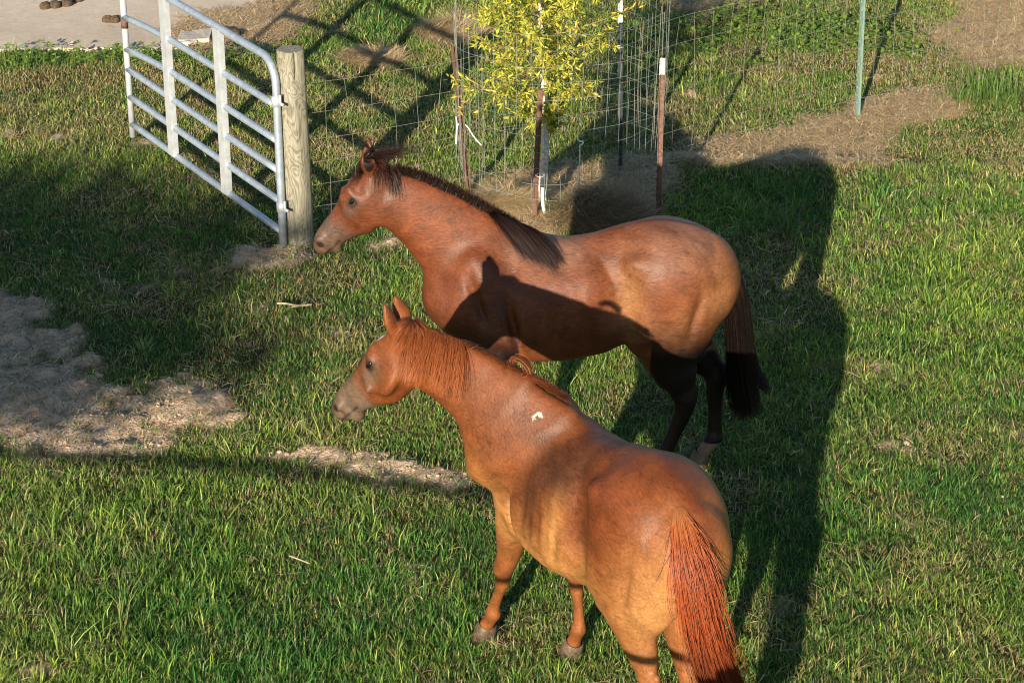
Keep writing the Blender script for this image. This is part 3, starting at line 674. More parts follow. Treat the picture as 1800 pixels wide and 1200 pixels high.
    def w(s, q):
        q = np.asarray(q); return np.stack([q[..., 0] * s.c - q[..., 1] * s.s_, q[..., 0] * s.s_ + q[..., 1] * s.c, q[..., 2]], -1) + s.loc
    def h(s, t, u, v): return s.P + s.a * t * s.k + s.n * u + s.sd * v
    def hit(s, px, py, out=.012):
        o = s.l((0, 0, CAM_H)); d = nrm(s.l(at_z(px, py)) - o); t = np.arange(5.0, 12.0, .006); Pp = o + d * t[:, None]
        ok = ((Pp > s.fd.lo + .01) & (Pp < s.fd.lo + s.fd.h * s.fd.n - .01)).all(1); v = np.where(ok, s.fd.val(Pp), 1); i = np.argmax(v < 0)
        return Pp[i] - d * out if v.min() < 0 else None
    def hc(s, V):
        q = V - s.P; return q @ s.a / s.k, q @ s.n, q @ s.sd
    def finish(s, colour):
        V, Q = s.fd.mesh(); g = s.fd.grad(V); g /= np.linalg.norm(g, axis=1, keepdims=True) + 1e-6
        obj('body', mesh('body', V, Q, M_coat, True, np.clip(colour(s, V, g), .003, 1)), s.root)
        for sg in (1, -1):                                           # eyes
            kk = .5 + .5 * s.k; c0 = s.h(.185, -.014 * kk, 0); r = np.linspace(.03, .12, 200); v = s.fd.val(c0[None] + s.sd[None] * sg * r[:, None]); i = int(np.argmax(v > 0)); c = c0 + s.sd * sg * (r[i] - .0118)
            u_, v_ = np.meshgrid(np.linspace(0, 2 * math.pi, 21)[:-1], np.linspace(0, math.pi, 13), indexing='ij'); X = np.stack([np.cos(u_) * np.sin(v_), np.sin(u_) * np.sin(v_), np.cos(v_)], -1)
            Vv = c + (X[..., :1] * s.a * 1.3 + X[..., 1:2] * s.n * .72 + X[..., 2:] * s.sd * sg * .9) * .0185
            F = [(i * 13 + j, i * 13 + j + 1, ((i + 1) % 20) * 13 + j + 1, ((i + 1) % 20) * 13 + j) for i in range(20) for j in range(12)]
            obj('eye', mesh('eye', Vv.reshape(-1, 3), F, M_eye, True), s.root)
        for x, y in s.hooves:
            V = []; n = 20
            for z, rx, ry, off in ((.095, .036, .036, -.012), (.085, .043, .041, -.010), (.05, .052, .047, .003), (0.0, .062, .054, .018), (0.0, .03, .03, .015)):
                for i in range(n):
                    a_ = 2 * math.pi * i / n; V.append((x + off + rx * math.cos(a_) * (1 if math.cos(a_) > 0 else .8), y + ry * math.sin(a_), z + (.018 * -math.cos(a_) if z > .07 else 0) * -1))
            F = [(i + r * n, i + (r + 1) * n, (i + 1) % n + (r + 1) * n, (i + 1) % n + r * n) for r in range(4) for i in range(n)]
            obj('hoof', mesh('hoof', V, F, M_hoof, True), s.root)

def hair(name, P, w0, c_root, c_tip, parent, var=.13, tipw=.3, fd=None):
    n, m_ = P.shape[:2]; t_ = np.linspace(0, 1, m_); rv = rng.uniform(1 - var, 1 + var, (n, 1, 1)); cr, ct = np.array(c_root), np.array(c_tip)
    col = (cr[None, None] * (1 - t_[None, :, None]) + ct[None, None] * t_[None, :, None]) * rv
    w = np.tile((w0 * (1 - (1 - tipw) * t_ ** 2))[None], (n, 1)) * rng.uniform(.7, 1.3, (n, 1))
    out = None
    if fd is not None: out = fd.grad(P); out = out / (np.linalg.norm(out, axis=2, keepdims=True) + 1e-6)
    V, Q, C = ribbons(P, w, col, out); return obj(name, mesh(name, V, Q, M_hair, True, C), parent, kind='stuff')
def along(pts, n, jit=0.0):
    pts = np.array(pts); t_ = rng.random(n) * (len(pts) - 1); i = np.minimum(t_.astype(int), len(pts) - 2); f = (t_ - i)[:, None]
    return pts[i] * (1 - f) + pts[i + 1] * f + rng.normal(0, jit, (n, 3)), t_ / (len(pts) - 1)
def mixv(a, b, t): return a * (1 - t[:, None]) + np.array(b) * t[:, None]
def blob(V, c, r): return np.exp(-(((V - np.array(c)) / np.array(r)) ** 2).sum(1))

# ------------------------------------------------------------------ far horse (bay)
FY = 9.58
fw = lambda px, py, y=FY: at_y(px, py, y)
far_pairs = [(fw(950, 412), fw(800, 590)), (fw(905, 400), fw(766, 520)), (fw(862, 374), fw(750, 482)), (fw(800, 340), fw(727, 445), ), (fw(745, 316), fw(707, 418)), (fw(693, 300), fw(690, 398))]
far = Horse('horse', (.335, FY), math.pi, far_pairs, fw(655, 293, 9.60), fw(552, 428, 9.62),
            [((-.10, -.25, 1), (.2, -1, .0)), ((-.22, .1, 1), (-.6, -.5, .2))], [(.32, .10), (.30, -.12)], [(.09, .18, .125), (-.075, -.075, -.105)],
            'brown bay horse with black legs standing side on beyond the orange chestnut horse', leg=1.22)
def far_col(s, V, g):
    x, y, z = V.T; n1 = fbm(x * 1.0 + 3, z + y * .6, 3.2, 4, 2); n2 = fbm(x + y, z * 1.3, 14, 3, 9); one = np.ones(len(V))
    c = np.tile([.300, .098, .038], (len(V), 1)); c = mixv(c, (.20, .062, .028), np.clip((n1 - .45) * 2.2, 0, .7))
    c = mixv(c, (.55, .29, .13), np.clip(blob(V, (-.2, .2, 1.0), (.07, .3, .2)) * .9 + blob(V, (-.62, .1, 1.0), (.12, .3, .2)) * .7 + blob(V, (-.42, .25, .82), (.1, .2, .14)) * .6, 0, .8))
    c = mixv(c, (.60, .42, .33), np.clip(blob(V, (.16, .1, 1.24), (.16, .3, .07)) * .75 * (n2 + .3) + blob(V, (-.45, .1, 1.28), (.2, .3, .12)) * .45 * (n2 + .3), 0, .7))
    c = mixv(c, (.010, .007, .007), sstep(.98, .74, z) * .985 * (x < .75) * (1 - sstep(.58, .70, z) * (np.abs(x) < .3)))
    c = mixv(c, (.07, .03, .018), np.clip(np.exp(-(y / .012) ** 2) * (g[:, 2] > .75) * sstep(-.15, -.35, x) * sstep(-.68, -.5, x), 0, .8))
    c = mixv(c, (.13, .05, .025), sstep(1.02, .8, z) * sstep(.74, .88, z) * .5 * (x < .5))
    t_, u, v = s.hc(V); hd = sstep(-.02, .04, t_) * (np.abs(v) < .12) * (u < .07) * (u > -.26) * (x > .8)
    c = mixv(c, (.24, .085, .04), hd * .5); c = mixv(c, (.19, .155, .13), hd * np.clip(sstep(.30, .42, t_) + blob(np.stack([t_, u, t_], 1), (.24, -.03, .24), (.06, .03, .06)) * .9, 0, .9) * .85)
    c = mixv(c, (.04, .022, .018), hd * sstep(.045, .02, np.hypot(t_ - .188, (u + .016) * 1.3)) * .9)
    c = mixv(c, (.05, .04, .035), hd * sstep(.024, .012, np.hypot(t_ - .51, u + .02)))
    c = mixv(c, (.04, .03, .025), hd * sstep(.009, .003, np.abs(u + .076 - (t_ - .475) * .12)) * (t_ > .425) * (np.abs(v) > .02) * .8)
    for b0, d, op, ec, Rr in s.ears:
        q = V - b0; e = q @ d; rr = np.linalg.norm(q - e[:, None] * d, axis=1); ins = np.sqrt(((((V - ec) @ Rr.T) / [.066, .026, .025]) ** 2).sum(1)) < 1; m_ = (e > .03) & (e < .19) & (rr < .05); c = mixv(c, (.12, .05, .03), m_ * .55); c = mixv(c, (.02, .012, .010), ins * .95)
    hx, hy = s.hooves[3]; c = mixv(c, (.42, .36, .32), ((z < .16) & (np.hypot(x - hx, y - hy) < .12)) * .9)
    return c * (.72 + .56 * n2[:, None]) * [.42, .37, .33]
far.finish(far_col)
cr = [a for a, b in far.neck]
# short upright mane on the crest
P0, tt_ = along([p + np.array([0, 0, -.004]) for p in cr[1:]], 5200, .005); P0[:, 1] += rng.normal(0, .008, len(P0))
D0 = np.array([-.35, 0, 1.0]) + rng.normal(0, .28, (len(P0), 3))
hair('mane', drape(far.fd, P0, D0, rng.uniform(.025, .05, len(P0)), 5, .05, .001), .0022, (.018, .010, .008), (.028, .014, .010), far.root, fd=far.fd)
# long lock at the withers, falls down the near side
P0, tt_ = along([cr[2] + np.array([-.0, .0, .002]), cr[1] + np.array([-.05, .0, .0])], 2200, .005); P0[:, 1] += rng.uniform(-.01, .03, 2200)
hair('mane', drape(far.fd, P0, np.array([-.42, 1.0, .25]) + rng.normal(0, .13, (2200, 3)), rng.uniform(.15, .29, 2200), 14, .14, .004, np.array([-.08, .0, 0]), .03), .0022, (.014, .008, .006), (.03, .013, .009), far.root, fd=far.fd)
# wisps at the poll: a few down the cheek, a lock blown back
P0, tt_ = along([far.h(-.0, .022, 0), cr[5] + np.array([0, 0, .0])], 420, .008)
hair('mane', drape(far.fd, P0, np.array([-.3, 1.0, .1]) + rng.normal(0, .3, (420, 3)), rng.uniform(.06, .15, 420), 10, .3, .003, None, .06), .0018, (.02, .009, .007), (.05, .02, .013), far.root, fd=far.fd)
P0, tt_ = along([far.h(-.01, .03, .0), far.h(-.07, .03, 0)], 260, .007)
hair('mane', drape(far.fd, P0, np.array([-1.0, .0, .25]) + rng.normal(0, .10, (260, 3)), rng.uniform(.12, .27, 260), 12, -.02, .003, np.array([-.08, 0, -.02]), .06), .0018, (.03, .014, .010), (.06, .03, .02), far.root, fd=far.fd)
P0, tt_ = along([far.h(.0, .035, -.02), far.h(.01, .04, .02)], 300, .008)
hair('forelock', drape(far.fd, P0, far.a * .9 + far.n * .1 + rng.normal(0, .2, (300, 3)), rng.uniform(.06, .12, 300), 9, .12, .003, None, .06), .0018, (.06, .022, .012), (.09, .035, .02), far.root, fd=far.fd)
def far_tail():
    w_ = lambda px, py, y=FY: far.l(at_y(px, py, y))
    G = [w_(1262, 436), w_(1281, 458), w_(1296, 530), w_(1300, 600), w_(1302, 670), w_(1314, 735)]
    return guided(G, [(.02, .015), (.045, .035), (.05, .055), (.055, .06), (.055, .07), (.05, .07)], 4600, 14, frizz=.016, tip=(.55, 1.0), root=.25), guided(
        G[:3] + [w_(1312, 600), w_(1325, 650), w_(1352, 690)], [(.02, .015), (.03, .02), (.03, .03), (.03, .03), (.025, .02), (.03, .015)], 700, 14, frizz=.012, tip=(.75, 1.0))
SIDE_REF = np.array([1.0, 0, 0])
A_, B_ = far_tail()
def tail_hair(name, P, root):
    n, m_ = P.shape[:2]; t_ = np.linspace(0, 1, m_); r = rng.random((n, 1, 1)); c1 = np.array([.085, .038, .024]); c2 = np.array([.012, .008, .007])
    k = np.clip(sstep(.15, .5, t_)[None, :, None] + (r - .5) * .5 + (rng.random((n, 1, 1)) < .35) * .6, 0, 1); col = c1 * (1 - k) + c2 * k
    V, Q, C = ribbons(P, np.tile((.0028 * (1 - .5 * t_ ** 2))[None], (n, 1)), col, np.array([-.7, .7, .1]) + 0 * P); obj(name, mesh(name, V, Q, M_hair, True, C), root, kind='stuff')
tail_hair('tail', np.concatenate([A_, B_]), far.root)

# ------------------------------------------------------------------ near horse (chestnut)
NW, NP = np.array([.19, 7.75, 1.3]), np.array([-.43, 8.09, 1.5]); NPn = np.cross(NP - NW, [0, 0, 1])
nw_ = lambda px, py: at_plane(px, py, NW, NPn)
near_pairs = [(nw_(985, 692), nw_(850, 850)), (nw_(930, 660), nw_(842, 790)), (nw_(868, 630), nw_(815, 740)), (nw_(812, 602), nw_(783, 710)), (nw_(765, 584), nw_(762, 692)), (nw_(728, 576), nw_(748, 680))]
Pn = nw_(706, 574); Mn = at_y(587, 712, Pn[1] + .15)
near = Horse('horse', (.345, 7.58), math.radians(120), near_pairs, Pn, Mn,
             [((-.36, -.05, 1), (-.9, .45, .1)), ((-.36, .0, 1), (-.35, .9, 0))], [(.70, .10), (.40, -.145)], [(.04, .05, .11), (-.01, -.01, -.035)],
             'orange chestnut horse seen from behind with white flecks on its shoulder', yhi=1.0, ylo=-.34, xhi=1.2, belly=.03)
def near_col(s, V, g):
    x, y, z = V.T; n1 = fbm(x + 7, z + y * .7, 3.0, 4, 4); n2 = fbm(x + y, z * 1.3, 13, 3, 19)
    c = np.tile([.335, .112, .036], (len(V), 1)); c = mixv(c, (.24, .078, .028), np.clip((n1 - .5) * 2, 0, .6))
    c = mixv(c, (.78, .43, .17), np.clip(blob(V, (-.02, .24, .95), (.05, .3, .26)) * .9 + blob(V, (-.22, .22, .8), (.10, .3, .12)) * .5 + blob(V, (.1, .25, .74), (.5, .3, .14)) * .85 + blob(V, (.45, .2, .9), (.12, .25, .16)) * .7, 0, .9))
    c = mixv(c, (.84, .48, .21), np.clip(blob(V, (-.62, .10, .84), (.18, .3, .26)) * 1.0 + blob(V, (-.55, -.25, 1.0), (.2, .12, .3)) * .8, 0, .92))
    c = mixv(c, (.12, .05, .025), np.clip(blob(V, (.36, .22, 1.02), (.05, .1, .16)) * .5 + blob(V, (.02, .16, 1.16), (.2, .14, .12)) * .85 + blob(V, (.16, .24, 1.0), (.09, .12, .22)) * .8 + blob(V, (-.17, .2, 1.02), (.04, .1, .14)) * .6 + blob(V, (-.08, .0, 1.28), (.14, .16, .1)) * .6, 0, .8) * np.clip(.5 + n1, 0, 1.1))  # dark back hair, plus shoulder and flank hollow shade painted into the coat
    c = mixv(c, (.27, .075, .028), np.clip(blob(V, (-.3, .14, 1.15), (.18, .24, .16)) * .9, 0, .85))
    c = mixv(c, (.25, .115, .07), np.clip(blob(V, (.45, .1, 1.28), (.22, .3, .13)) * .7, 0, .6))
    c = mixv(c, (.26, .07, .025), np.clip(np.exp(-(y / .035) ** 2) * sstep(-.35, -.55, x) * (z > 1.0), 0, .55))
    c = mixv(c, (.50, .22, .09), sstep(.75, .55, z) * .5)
    t_, u, v = s.hc(V); hd = sstep(-.02, .04, t_) * (np.abs(v) < .12) * (u < .07) * (u > -.26 + np.maximum(0, t_ - .2) * .4) * ((V - s.P) @ s.a > -.01) * (np.linalg.norm(V - s.P, axis=1) < .65)
    c = mixv(c, (.40, .13, .04), hd * .6 * sstep(-.08, -.16, u)); c = mixv(c, (.21, .185, .155), hd * np.clip(sstep(.29, .40, t_ + (n2 - .5) * .06) + blob(np.stack([t_, u, t_], 1), (.22, -.04, .22), (.10, .045, .10)) * .95, 0, 1) * .9)
    c = mixv(c, (.045, .03, .022), hd * sstep(.045, .02, np.hypot(t_ - .188, (u + .016) * 1.3)) * .85)
    c = mixv(c, (.06, .045, .04), hd * sstep(.024, .012, np.hypot(t_ - .51, u + .02)))
    c = mixv(c, (.05, .04, .03), hd * sstep(.009, .003, np.abs(u + .076 - (t_ - .475) * .12)) * (t_ > .425) * (np.abs(v) > .02) * .8)
    c = mixv(c, (.78, .74, .68), hd * sstep(.016, .010, np.hypot((v - .0) * .55, (t_ - .115) * .3)) * (u > .02))
    for b0, d, op, ec, Rr in s.ears:
        c = mixv(c, (.05, .025, .018), (np.sqrt(((((V - ec) @ Rr.T) / [.066, .026, .025]) ** 2).sum(1)) < 1) * .85)
    # white freeze-mark flecks on the shoulder
    fl = np.zeros(len(V)); 
    for px, py, r in [(937, 738, .010), (939, 733, .011), (941, 729, .010), (945, 728, .008), (949, 726, .010), (951, 731, .008), (942, 737, .007), (947, 732, .006)]:
        o3 = s.l((0, 0, CAM_H)); p1 = s.l(at_z(px, py)); d3 = nrm(p1 - o3); q = V - o3; dist = np.linalg.norm(q - (q @ d3)[:, None] * d3, axis=1)
        fl = np.maximum(fl, (dist < r * (.08 + .9 * fbm(x * 1.0, z + y, 60, 2, 8))) * (y > 0) * (x > .1))
    c = mixv(c, (.82, .78, .72), fl)
    c = mixv(c * [.46, .40, .33] * (.74 + .52 * n2[:, None]), c[:1] * 0 + np.array([.55, .50, .43]), fl * .8 + hd * sstep(.016, .010, np.hypot((v - .0) * .55, (t_ - .115) * .3)) * (u > .02))
    return c
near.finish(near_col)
cr = [a for a, b in near.neck]
SL = near.lv(np.cross(nrm(NP - NW), [0, 0, 1.0])) * -1.0; SL = SL if (SL @ near.lv(np.array([-.4, -1, 0]))) > 0 else -SL   # near side of the neck
AL = near.lv(nrm(NP - NW))                                   # withers -> poll
OR1, OR2 = (.19, .048, .013), (.32, .10, .032)
P0, tt_ = along([cr[5] + AL * .02, cr[4], cr[3]], 10000, .004); fl_ = (fbm(tt_ * 14, tt_ * 0, 1, 2, 50) - .5)[:, None]
D0 = SL * 1.0 - AL * (.75 + .5 * fl_) * (.35 + .65 * tt_[:, None]) + np.array([0, 0, -.25]) + rng.normal(0, .06, (10000, 3))
hair('mane', drape(near.fd, P0, D0, rng.uniform(.07, .22, 10000) * (.55 + .45 * fbm(tt_ * 30, tt_ * 0, 1, 2, 55) * 2), 10, .17, .001, AL * .06, .03, .95), .0015, OR1, OR2, near.root, fd=near.fd)
P0, tt_ = along([cr[5] + AL * .02, cr[5], cr[4]], 1300, .005)
hair('mane', drape(near.fd, P0, -AL * 1.0 + SL * .1 + np.array([0, 0, -.35]) + rng.normal(0, .06, (1300, 3)), rng.uniform(.06, .14, 1300), 11, .25, .001, None, .02, .95), .0030, OR1, OR2, near.root, fd=near.fd)
P0, tt_ = along(cr[:4], 3600, .006)
hair('mane', drape(near.fd, P0, -SL * 1.0 + np.array([0, 0, .35]) - AL * .8 + rng.normal(0, .2, (3600, 3)), rng.uniform(.03, .09, 3600), 8, .28, .002, None, .07, .5), .0018, (.19, .055, .018), (.30, .11, .04), near.root, fd=near.fd)
lp = cr[1] * .55 + cr[2] * .45; P0, tt_ = along([lp + AL * .03, lp - AL * .03], 260, .008)     # a loose curl on the crest
n_ = 110; ph = np.linspace(0, 1, 16); ctr = lp - AL * .035 + np.array([0, 0, .022]); rr = rng.uniform(.015, .036, n_); a0 = rng.normal(0, .5, n_); off = rng.normal(0, .012, n_)
P = np.stack([ctr + AL * (rr * np.cos(2.9 - 2.7 * t_ + a0))[:, None] * 1.5 + np.array([0, 0, 1.0]) * (rr * np.sin(2.9 - 2.7 * t_ + a0))[:, None] + SL * (off - .012 * t_)[:, None] for t_ in ph], 1)
hair('mane', P, .002, (.19, .055, .018), (.28, .10, .04), near.root)
P0, tt_ = along([near.h(.0, .03, -.03), near.h(.01, .035, .01)], 260, .008)
hair('forelock', drape(near.fd, P0, near.a * .9 - near.sd * .2 + rng.normal(0, .08, (260, 3)), rng.uniform(.04, .09, 260), 8, .10, .002, None, .04, .95), .002, OR1, OR2, near.root, fd=near.fd)
def near_tail():
    y0 = 6.98; w_ = lambda px, py, y=y0: near.l(at_y(px, py, y))
    G = [near.hit(1194, 892, .0), near.hit(1200, 922, .008), near.hit(1208, 960, .02)]; yb = min(near.w(g_)[1] for g_ in (near.hit(1205, 985), near.hit(1208, 1020), G[2])) - .02
    G += [w_(1219, 1010, yb), w_(1232, 1085, yb), w_(1248, 1150, yb), w_(1285, 1250, yb), w_(1320, 1330, yb)]
    return guided(G, [(.034, .012), (.042, .02), (.052, .03), (.060, .04), (.064, .05), (.064, .05), (.07, .045), (.05, .03)], 17000, 10, frizz=.015, tip=(.40, 1.0), root=.30)
SIDE_REF = near.lv(np.array([0, 1.0, 0]))
P = near_tail(); k_ = rng.random(len(P)) < .07; P[k_] += rng.normal(0, .022, (int(k_.sum()), 1, 3)) * np.linspace(0, 1, P.shape[1])[None, :, None] * 1.6; n, m_ = P.shape[:2]; t_ = np.linspace(0, 1, m_); r = rng.random((n, 1, 1))
c1, c2, c3 = np.array([.38, .145, .05]), np.array([.27, .058, .016]), np.array([.03, .011, .007]); k1 = sstep(.12, .4, t_)[None, :, None]; dk = (rng.random((n, 1, 1)) < .09) * sstep(.35, .6, t_)[None, :, None]
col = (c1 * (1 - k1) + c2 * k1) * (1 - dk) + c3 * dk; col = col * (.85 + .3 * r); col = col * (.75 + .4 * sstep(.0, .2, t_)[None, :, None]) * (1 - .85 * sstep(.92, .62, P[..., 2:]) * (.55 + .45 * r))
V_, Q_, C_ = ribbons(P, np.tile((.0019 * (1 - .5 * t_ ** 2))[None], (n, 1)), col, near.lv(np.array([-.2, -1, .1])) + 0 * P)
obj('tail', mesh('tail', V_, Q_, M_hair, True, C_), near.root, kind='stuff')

# ------------------------------------------------------------------ pipe gate
def gate():
    A = at_z(497, 408, .12); B = at_z(232, 218, .12); d = B - A; L = np.linalg.norm(d); ex = nrm(d)
    root = empty('pipe_gate', tuple(A * [1, 1, 0]), math.atan2(ex[1], ex[0]), label='galvanised six bar tubular gate standing open beside the round wooden post', category='gate')
    hs = [1.17, .90, .685, .50, .31, .12]; top = hs[0]; R = .021
    def bend(x, z):   # rails sag where something has leaned on the far end
        f = max(0, x / L - .55) / .45; return (x, .0, z - (.05 * f * f if z > .6 else 0) + (0))
    # outer frame: right stile, curved corner, top rail
    mb = MB(); P = [(0, 0, .02), (0, 0, .3), (0, 0, .6), (0, 0, top - .17)]
    for k in range(1, 9):
        a = k / 8 * math.pi / 2; P.append((.15 * (1 - math.cos(a)), 0, top - .15 + .15 * math.sin(a)))
    P += [bend(x, top) for x in np.linspace(.25, L, 12)]
    mb.tube(P, R * 1.12, 12); mb.build('frame_tube', M_galv, root)
    mb = MB(); mb.tube([(L, 0, -.02 + .05), (L, 0, .5), bend(L, top)], R, 12); mb.build('end_stile', M_galv_face, root)
    for z in hs[1:]:
        mb = MB(); mb.tube([bend(x, z) for x in np.linspace(.0, L, 14)], R, 12); mb.build('rail', M_galv, root)
    for fx in (.335, .69):   # folded channel braces, open towards the far side
        x = fx * L; mb = MB(); z0, z1 = .12, bend(x, top)[2]; h = (z1 - z0); zc = (z0 + z1) / 2
        mb.box((x, .026, zc), (.075, .004, h)); mb.box((x - .0365, .006, zc), (.003, .036, h)); mb.box((x + .0365, .006, zc), (.003, .036, h))
        mb.build('brace', M_galv_face, root, smooth=False)
    for z in (.28, .93):
        mb = MB(); mb.tube([(.0, 0, z - .028), (0, 0, z + .028)], R * 1.45, 12); mb.tube([(-.02, 0, z), (-.085, -.0, z)], .009, 8); mb.tube([(-.045, 0, z - .02), (-.045, 0, z + .05)], .008, 8)
        mb.build('hinge', M_galv_face, root)
    mb = MB(); mb.tube([(L, 0, .78), (L, 0, .86)], R * 1.12, 12); mb.build('latch_collar', M_rust, root)
gate()

# round wooden post
def round_post():
    b = at_z(527, 440); x, y = b[0], b[1] + .06; h = 1.215; V = []; F = []; n, m_ = 48, 40
    zs = np.linspace(-.1, h, m_)
    for j, z in enumerate(zs):
        r0 = .078 + .006 * math.sin(z * 2.1) - .003 * (z / h)
        for i in range(n):
            a = 2 * math.pi * i / n; r = r0 + .004 * (vnoise(np.array(i * .35), np.array(z * 4), 3) - .5) + .0022 * math.sin(a * 5 + z * 3)
            if abs((a - math.radians(292) + math.pi) % (2 * math.pi) - math.pi) < .07 and z > h - .14: r -= .022
            V.append((r * math.cos(a) - .012 * (z / h), r * math.sin(a), z))
    F = [(j * n + i, j * n + (i + 1) % n, (j + 1) * n + (i + 1) % n, (j + 1) * n + i) for j in range(m_ - 1) for i in range(n)]
    root = empty('gate_post', (x, y, 0), 0, label='round pale treated wooden post that the pipe gate hangs beside', category='post')
    obj('post', mesh('post', V, F, M_wood, True), root)
    V2 = [V[(m_ - 1) * n + i] for i in range(n)]; V2 = [(v[0], v[1], v[2] + .0) for v in V2] + [(v[0] * .93 - .001, v[1] * .93, v[2] + .005) for v in V2]
    F2 = [(i, (i + 1) % n, (i + 1) % n + n, i + n) for i in range(n)] + [tuple(range(n, 2 * n))]
    obj('end_grain', mesh('end_grain', V2, F2, M_wood, False), root)
    return x, y
PX, PY = round_post()

# T posts
def t_post(name, base, top, mat, label, tip=None, tipmat=None, rz=0.0, studs=True, group=None):
    base = np.array(base, float); top = np.array(top, float); ax = top - base; L = np.linalg.norm(ax); kw = dict(label=label, category='post')
    if group: kw['group'] = group
    root = empty(name, tuple(base), 0, **kw)
    q = Vector(ax).to_track_quat('Z', 'Y').to_matrix(); R = q @ Matrix.Rotation(rz, 3, 'Z')
    def seg(nm, z0, z1, mt):
        prof = [(-.018, -.003), (.018, -.003), (.018, .001), (.003, .001), (.003, .026), (-.003, .026), (-.003, .001), (-.018, .001)]; V = [R @ Vector((a, b, z)) for z in (z0, z1) for a, b in prof]
        F = [(i, (i + 1) % 8, (i + 1) % 8 + 8, i + 8) for i in range(8)] + [(0, 1, 2, 3, 6, 7)[::-1], (3, 4, 5, 6)[::-1], (8, 9, 10, 11, 14, 15), (11, 12, 13, 14)]
        obj(nm, mesh(nm, [tuple(v) for v in V], F, mt), root)
    tl = tip or 0
    seg('shaft', -.12, L - tl, mat)
    if tip: seg('painted_tip', L - tl, L, tipmat)
    if studs:
        z = .12
        first = None
        while z < L - tl - .03:
            if first is None:
                mb = MB(); mb.box(R @ Vector((0, -.0055, 0)), (.011, .005, .014), R); first = mb.build('stud', mat, root, smooth=False); first.location = R @ Vector((0, 0, z))
            else:
                c = first.copy(); COL.objects.link(c); c.parent = root; c.location = R @ Vector((0, 0, z))
            z += .055
    return root
def up_from(px, py, topx, topy, y=None, z0=0):
    b = at_z(px, py, 0); t_ = at_y(topx, topy, b[1]); b[2] = gz(b[0], b[1]) - .0; return b, t_
GP = 'rusty posts round the sapling cage'
b, t_ = up_from(823, 352, 795, 82); t_post('cage_post', b, t_, M_rust, 'leaning rusty steel post at the left of the wire cage round the sapling', rz=.5)
b, t_ = up_from(941, 402, 953, 158); t_post('cage_post', b, t_, M_rust, 'rusty steel post standing right in front of the sapling trunk', rz=.2)
b, t_ = up_from(1154, 398, 1162, 102); t_post('cage_post', b, t_, M_rust, 'rusty steel post with a white painted tip at the right of the wire cage', tip=.10, tipmat=M_white, rz=-.3)
b, t_ = up_from(1087, 303, 1087, -30); t_post('cage_post', b, t_, M_black, 'dark steel post with a white top at the back of the wire cage', tip=.26, tipmat=M_white, rz=.1)
b, t_ = up_from(1506, 198, 1518, -60); t_post('fence_post', b, t_, M_green, 'green painted steel fence post standing alone at the straw strip', rz=.3)
FP = b

# wire cage round the sapling
CC = np.array([.27, 13.33]); CR = .64
def cage():
    root = empty('wire_cage', (CC[0], CC[1], 0), 0, label='round welded wire mesh cage guarding the small sapling', category='wire cage')
    z0, z1, n = .20, 1.24, 52; r = .0011
    def rad(a, z): return CR * (1 + .04 * math.sin(3 * a + 1) + .025 * math.sin(7 * a + z * 2) + .03 * (z - .6))
    def pt(a, z):
        rr = rad(a, z); return (rr * math.cos(a), rr * math.sin(a), z)
    for i in range(n):
        a = 2 * math.pi * i / n + rng.normal(0, .012); zz = z0 + rng.uniform(-.02, .03); P = [pt(a + .02 * math.sin(z * 3 + i), z) for z in np.linspace(zz, z1 + rng.uniform(-.02, .05), 7)]
        mb = MB(); mb.tube(P, r, 4, False); mb.build('upright_wire', M_wire_cage, root)
    for z in np.linspace(z0 + .03, z1, 11):
        mb = MB(); mb.tube([pt(a, z + .012 * math.sin(2 * a + z * 5)) for a in np.linspace(0, 2 * math.pi, 49)], r, 4, False); mb.build('ring_wire', M_wire_cage, root)
cage()

# woven wire fence from the wooden post past the cage to the green post and beyond
def fence():
    root = empty('wire_fence', (PX, PY, 0), 0, label='sagging woven wire fence running from the wooden post to the green steel post and beyond', category='fence')
    K = [np.array([PX + .07, PY + .03]), np.array([CC[0], CC[1] + .02]), np.array([FP[0], FP[1]]), np.array([4.4, 15.9]), np.array([8.0, 17.2])]; D = np.concatenate([[0], np.cumsum([np.linalg.norm(K[i + 1] - K[i]) for i in range(len(K) - 1)])])
    def pos(s_, z):
        x = np.interp(s_, D, [k[0] for k in K]); y = np.interp(s_, D, [k[1] for k in K]); wob = .035 * (fbm(np.array(s_ * 1.0), np.array(z * 2.0), 1.3, 3, 77) - .5) * 2
        zz = z + .05 * (fbm(np.array(s_ * .8), np.array(.3), 1, 3, 78) - .5) * 2 - .03 * math.sin(min(max(s_ / D[2], 0), 1) * math.pi)
        return Vector((x - PX + wob * .3, y - PY - wob, zz))
    zs = [.10, .24, .38, .52, .66, .82, 1.0]; r = .00105; S0 = 0.0
    for z in zs:
        mb = MB(); mb.tube([pos(s_, z) for s_ in np.arange(S0, D[-1], .075)], r * 1.15, 4, False); mb.build('line_wire', M_wire, root)
    s_ = .12
    while s_ < D[-1]:
        mb = MB(); k = rng.normal(0, .012); mb.tube([pos(s_ + k * math.sin(z * 4) + rng.normal(0, .003), z) for z in zs], r, 4, False); mb.build('stay_wire', M_wire, root); s_ += .148
fence()

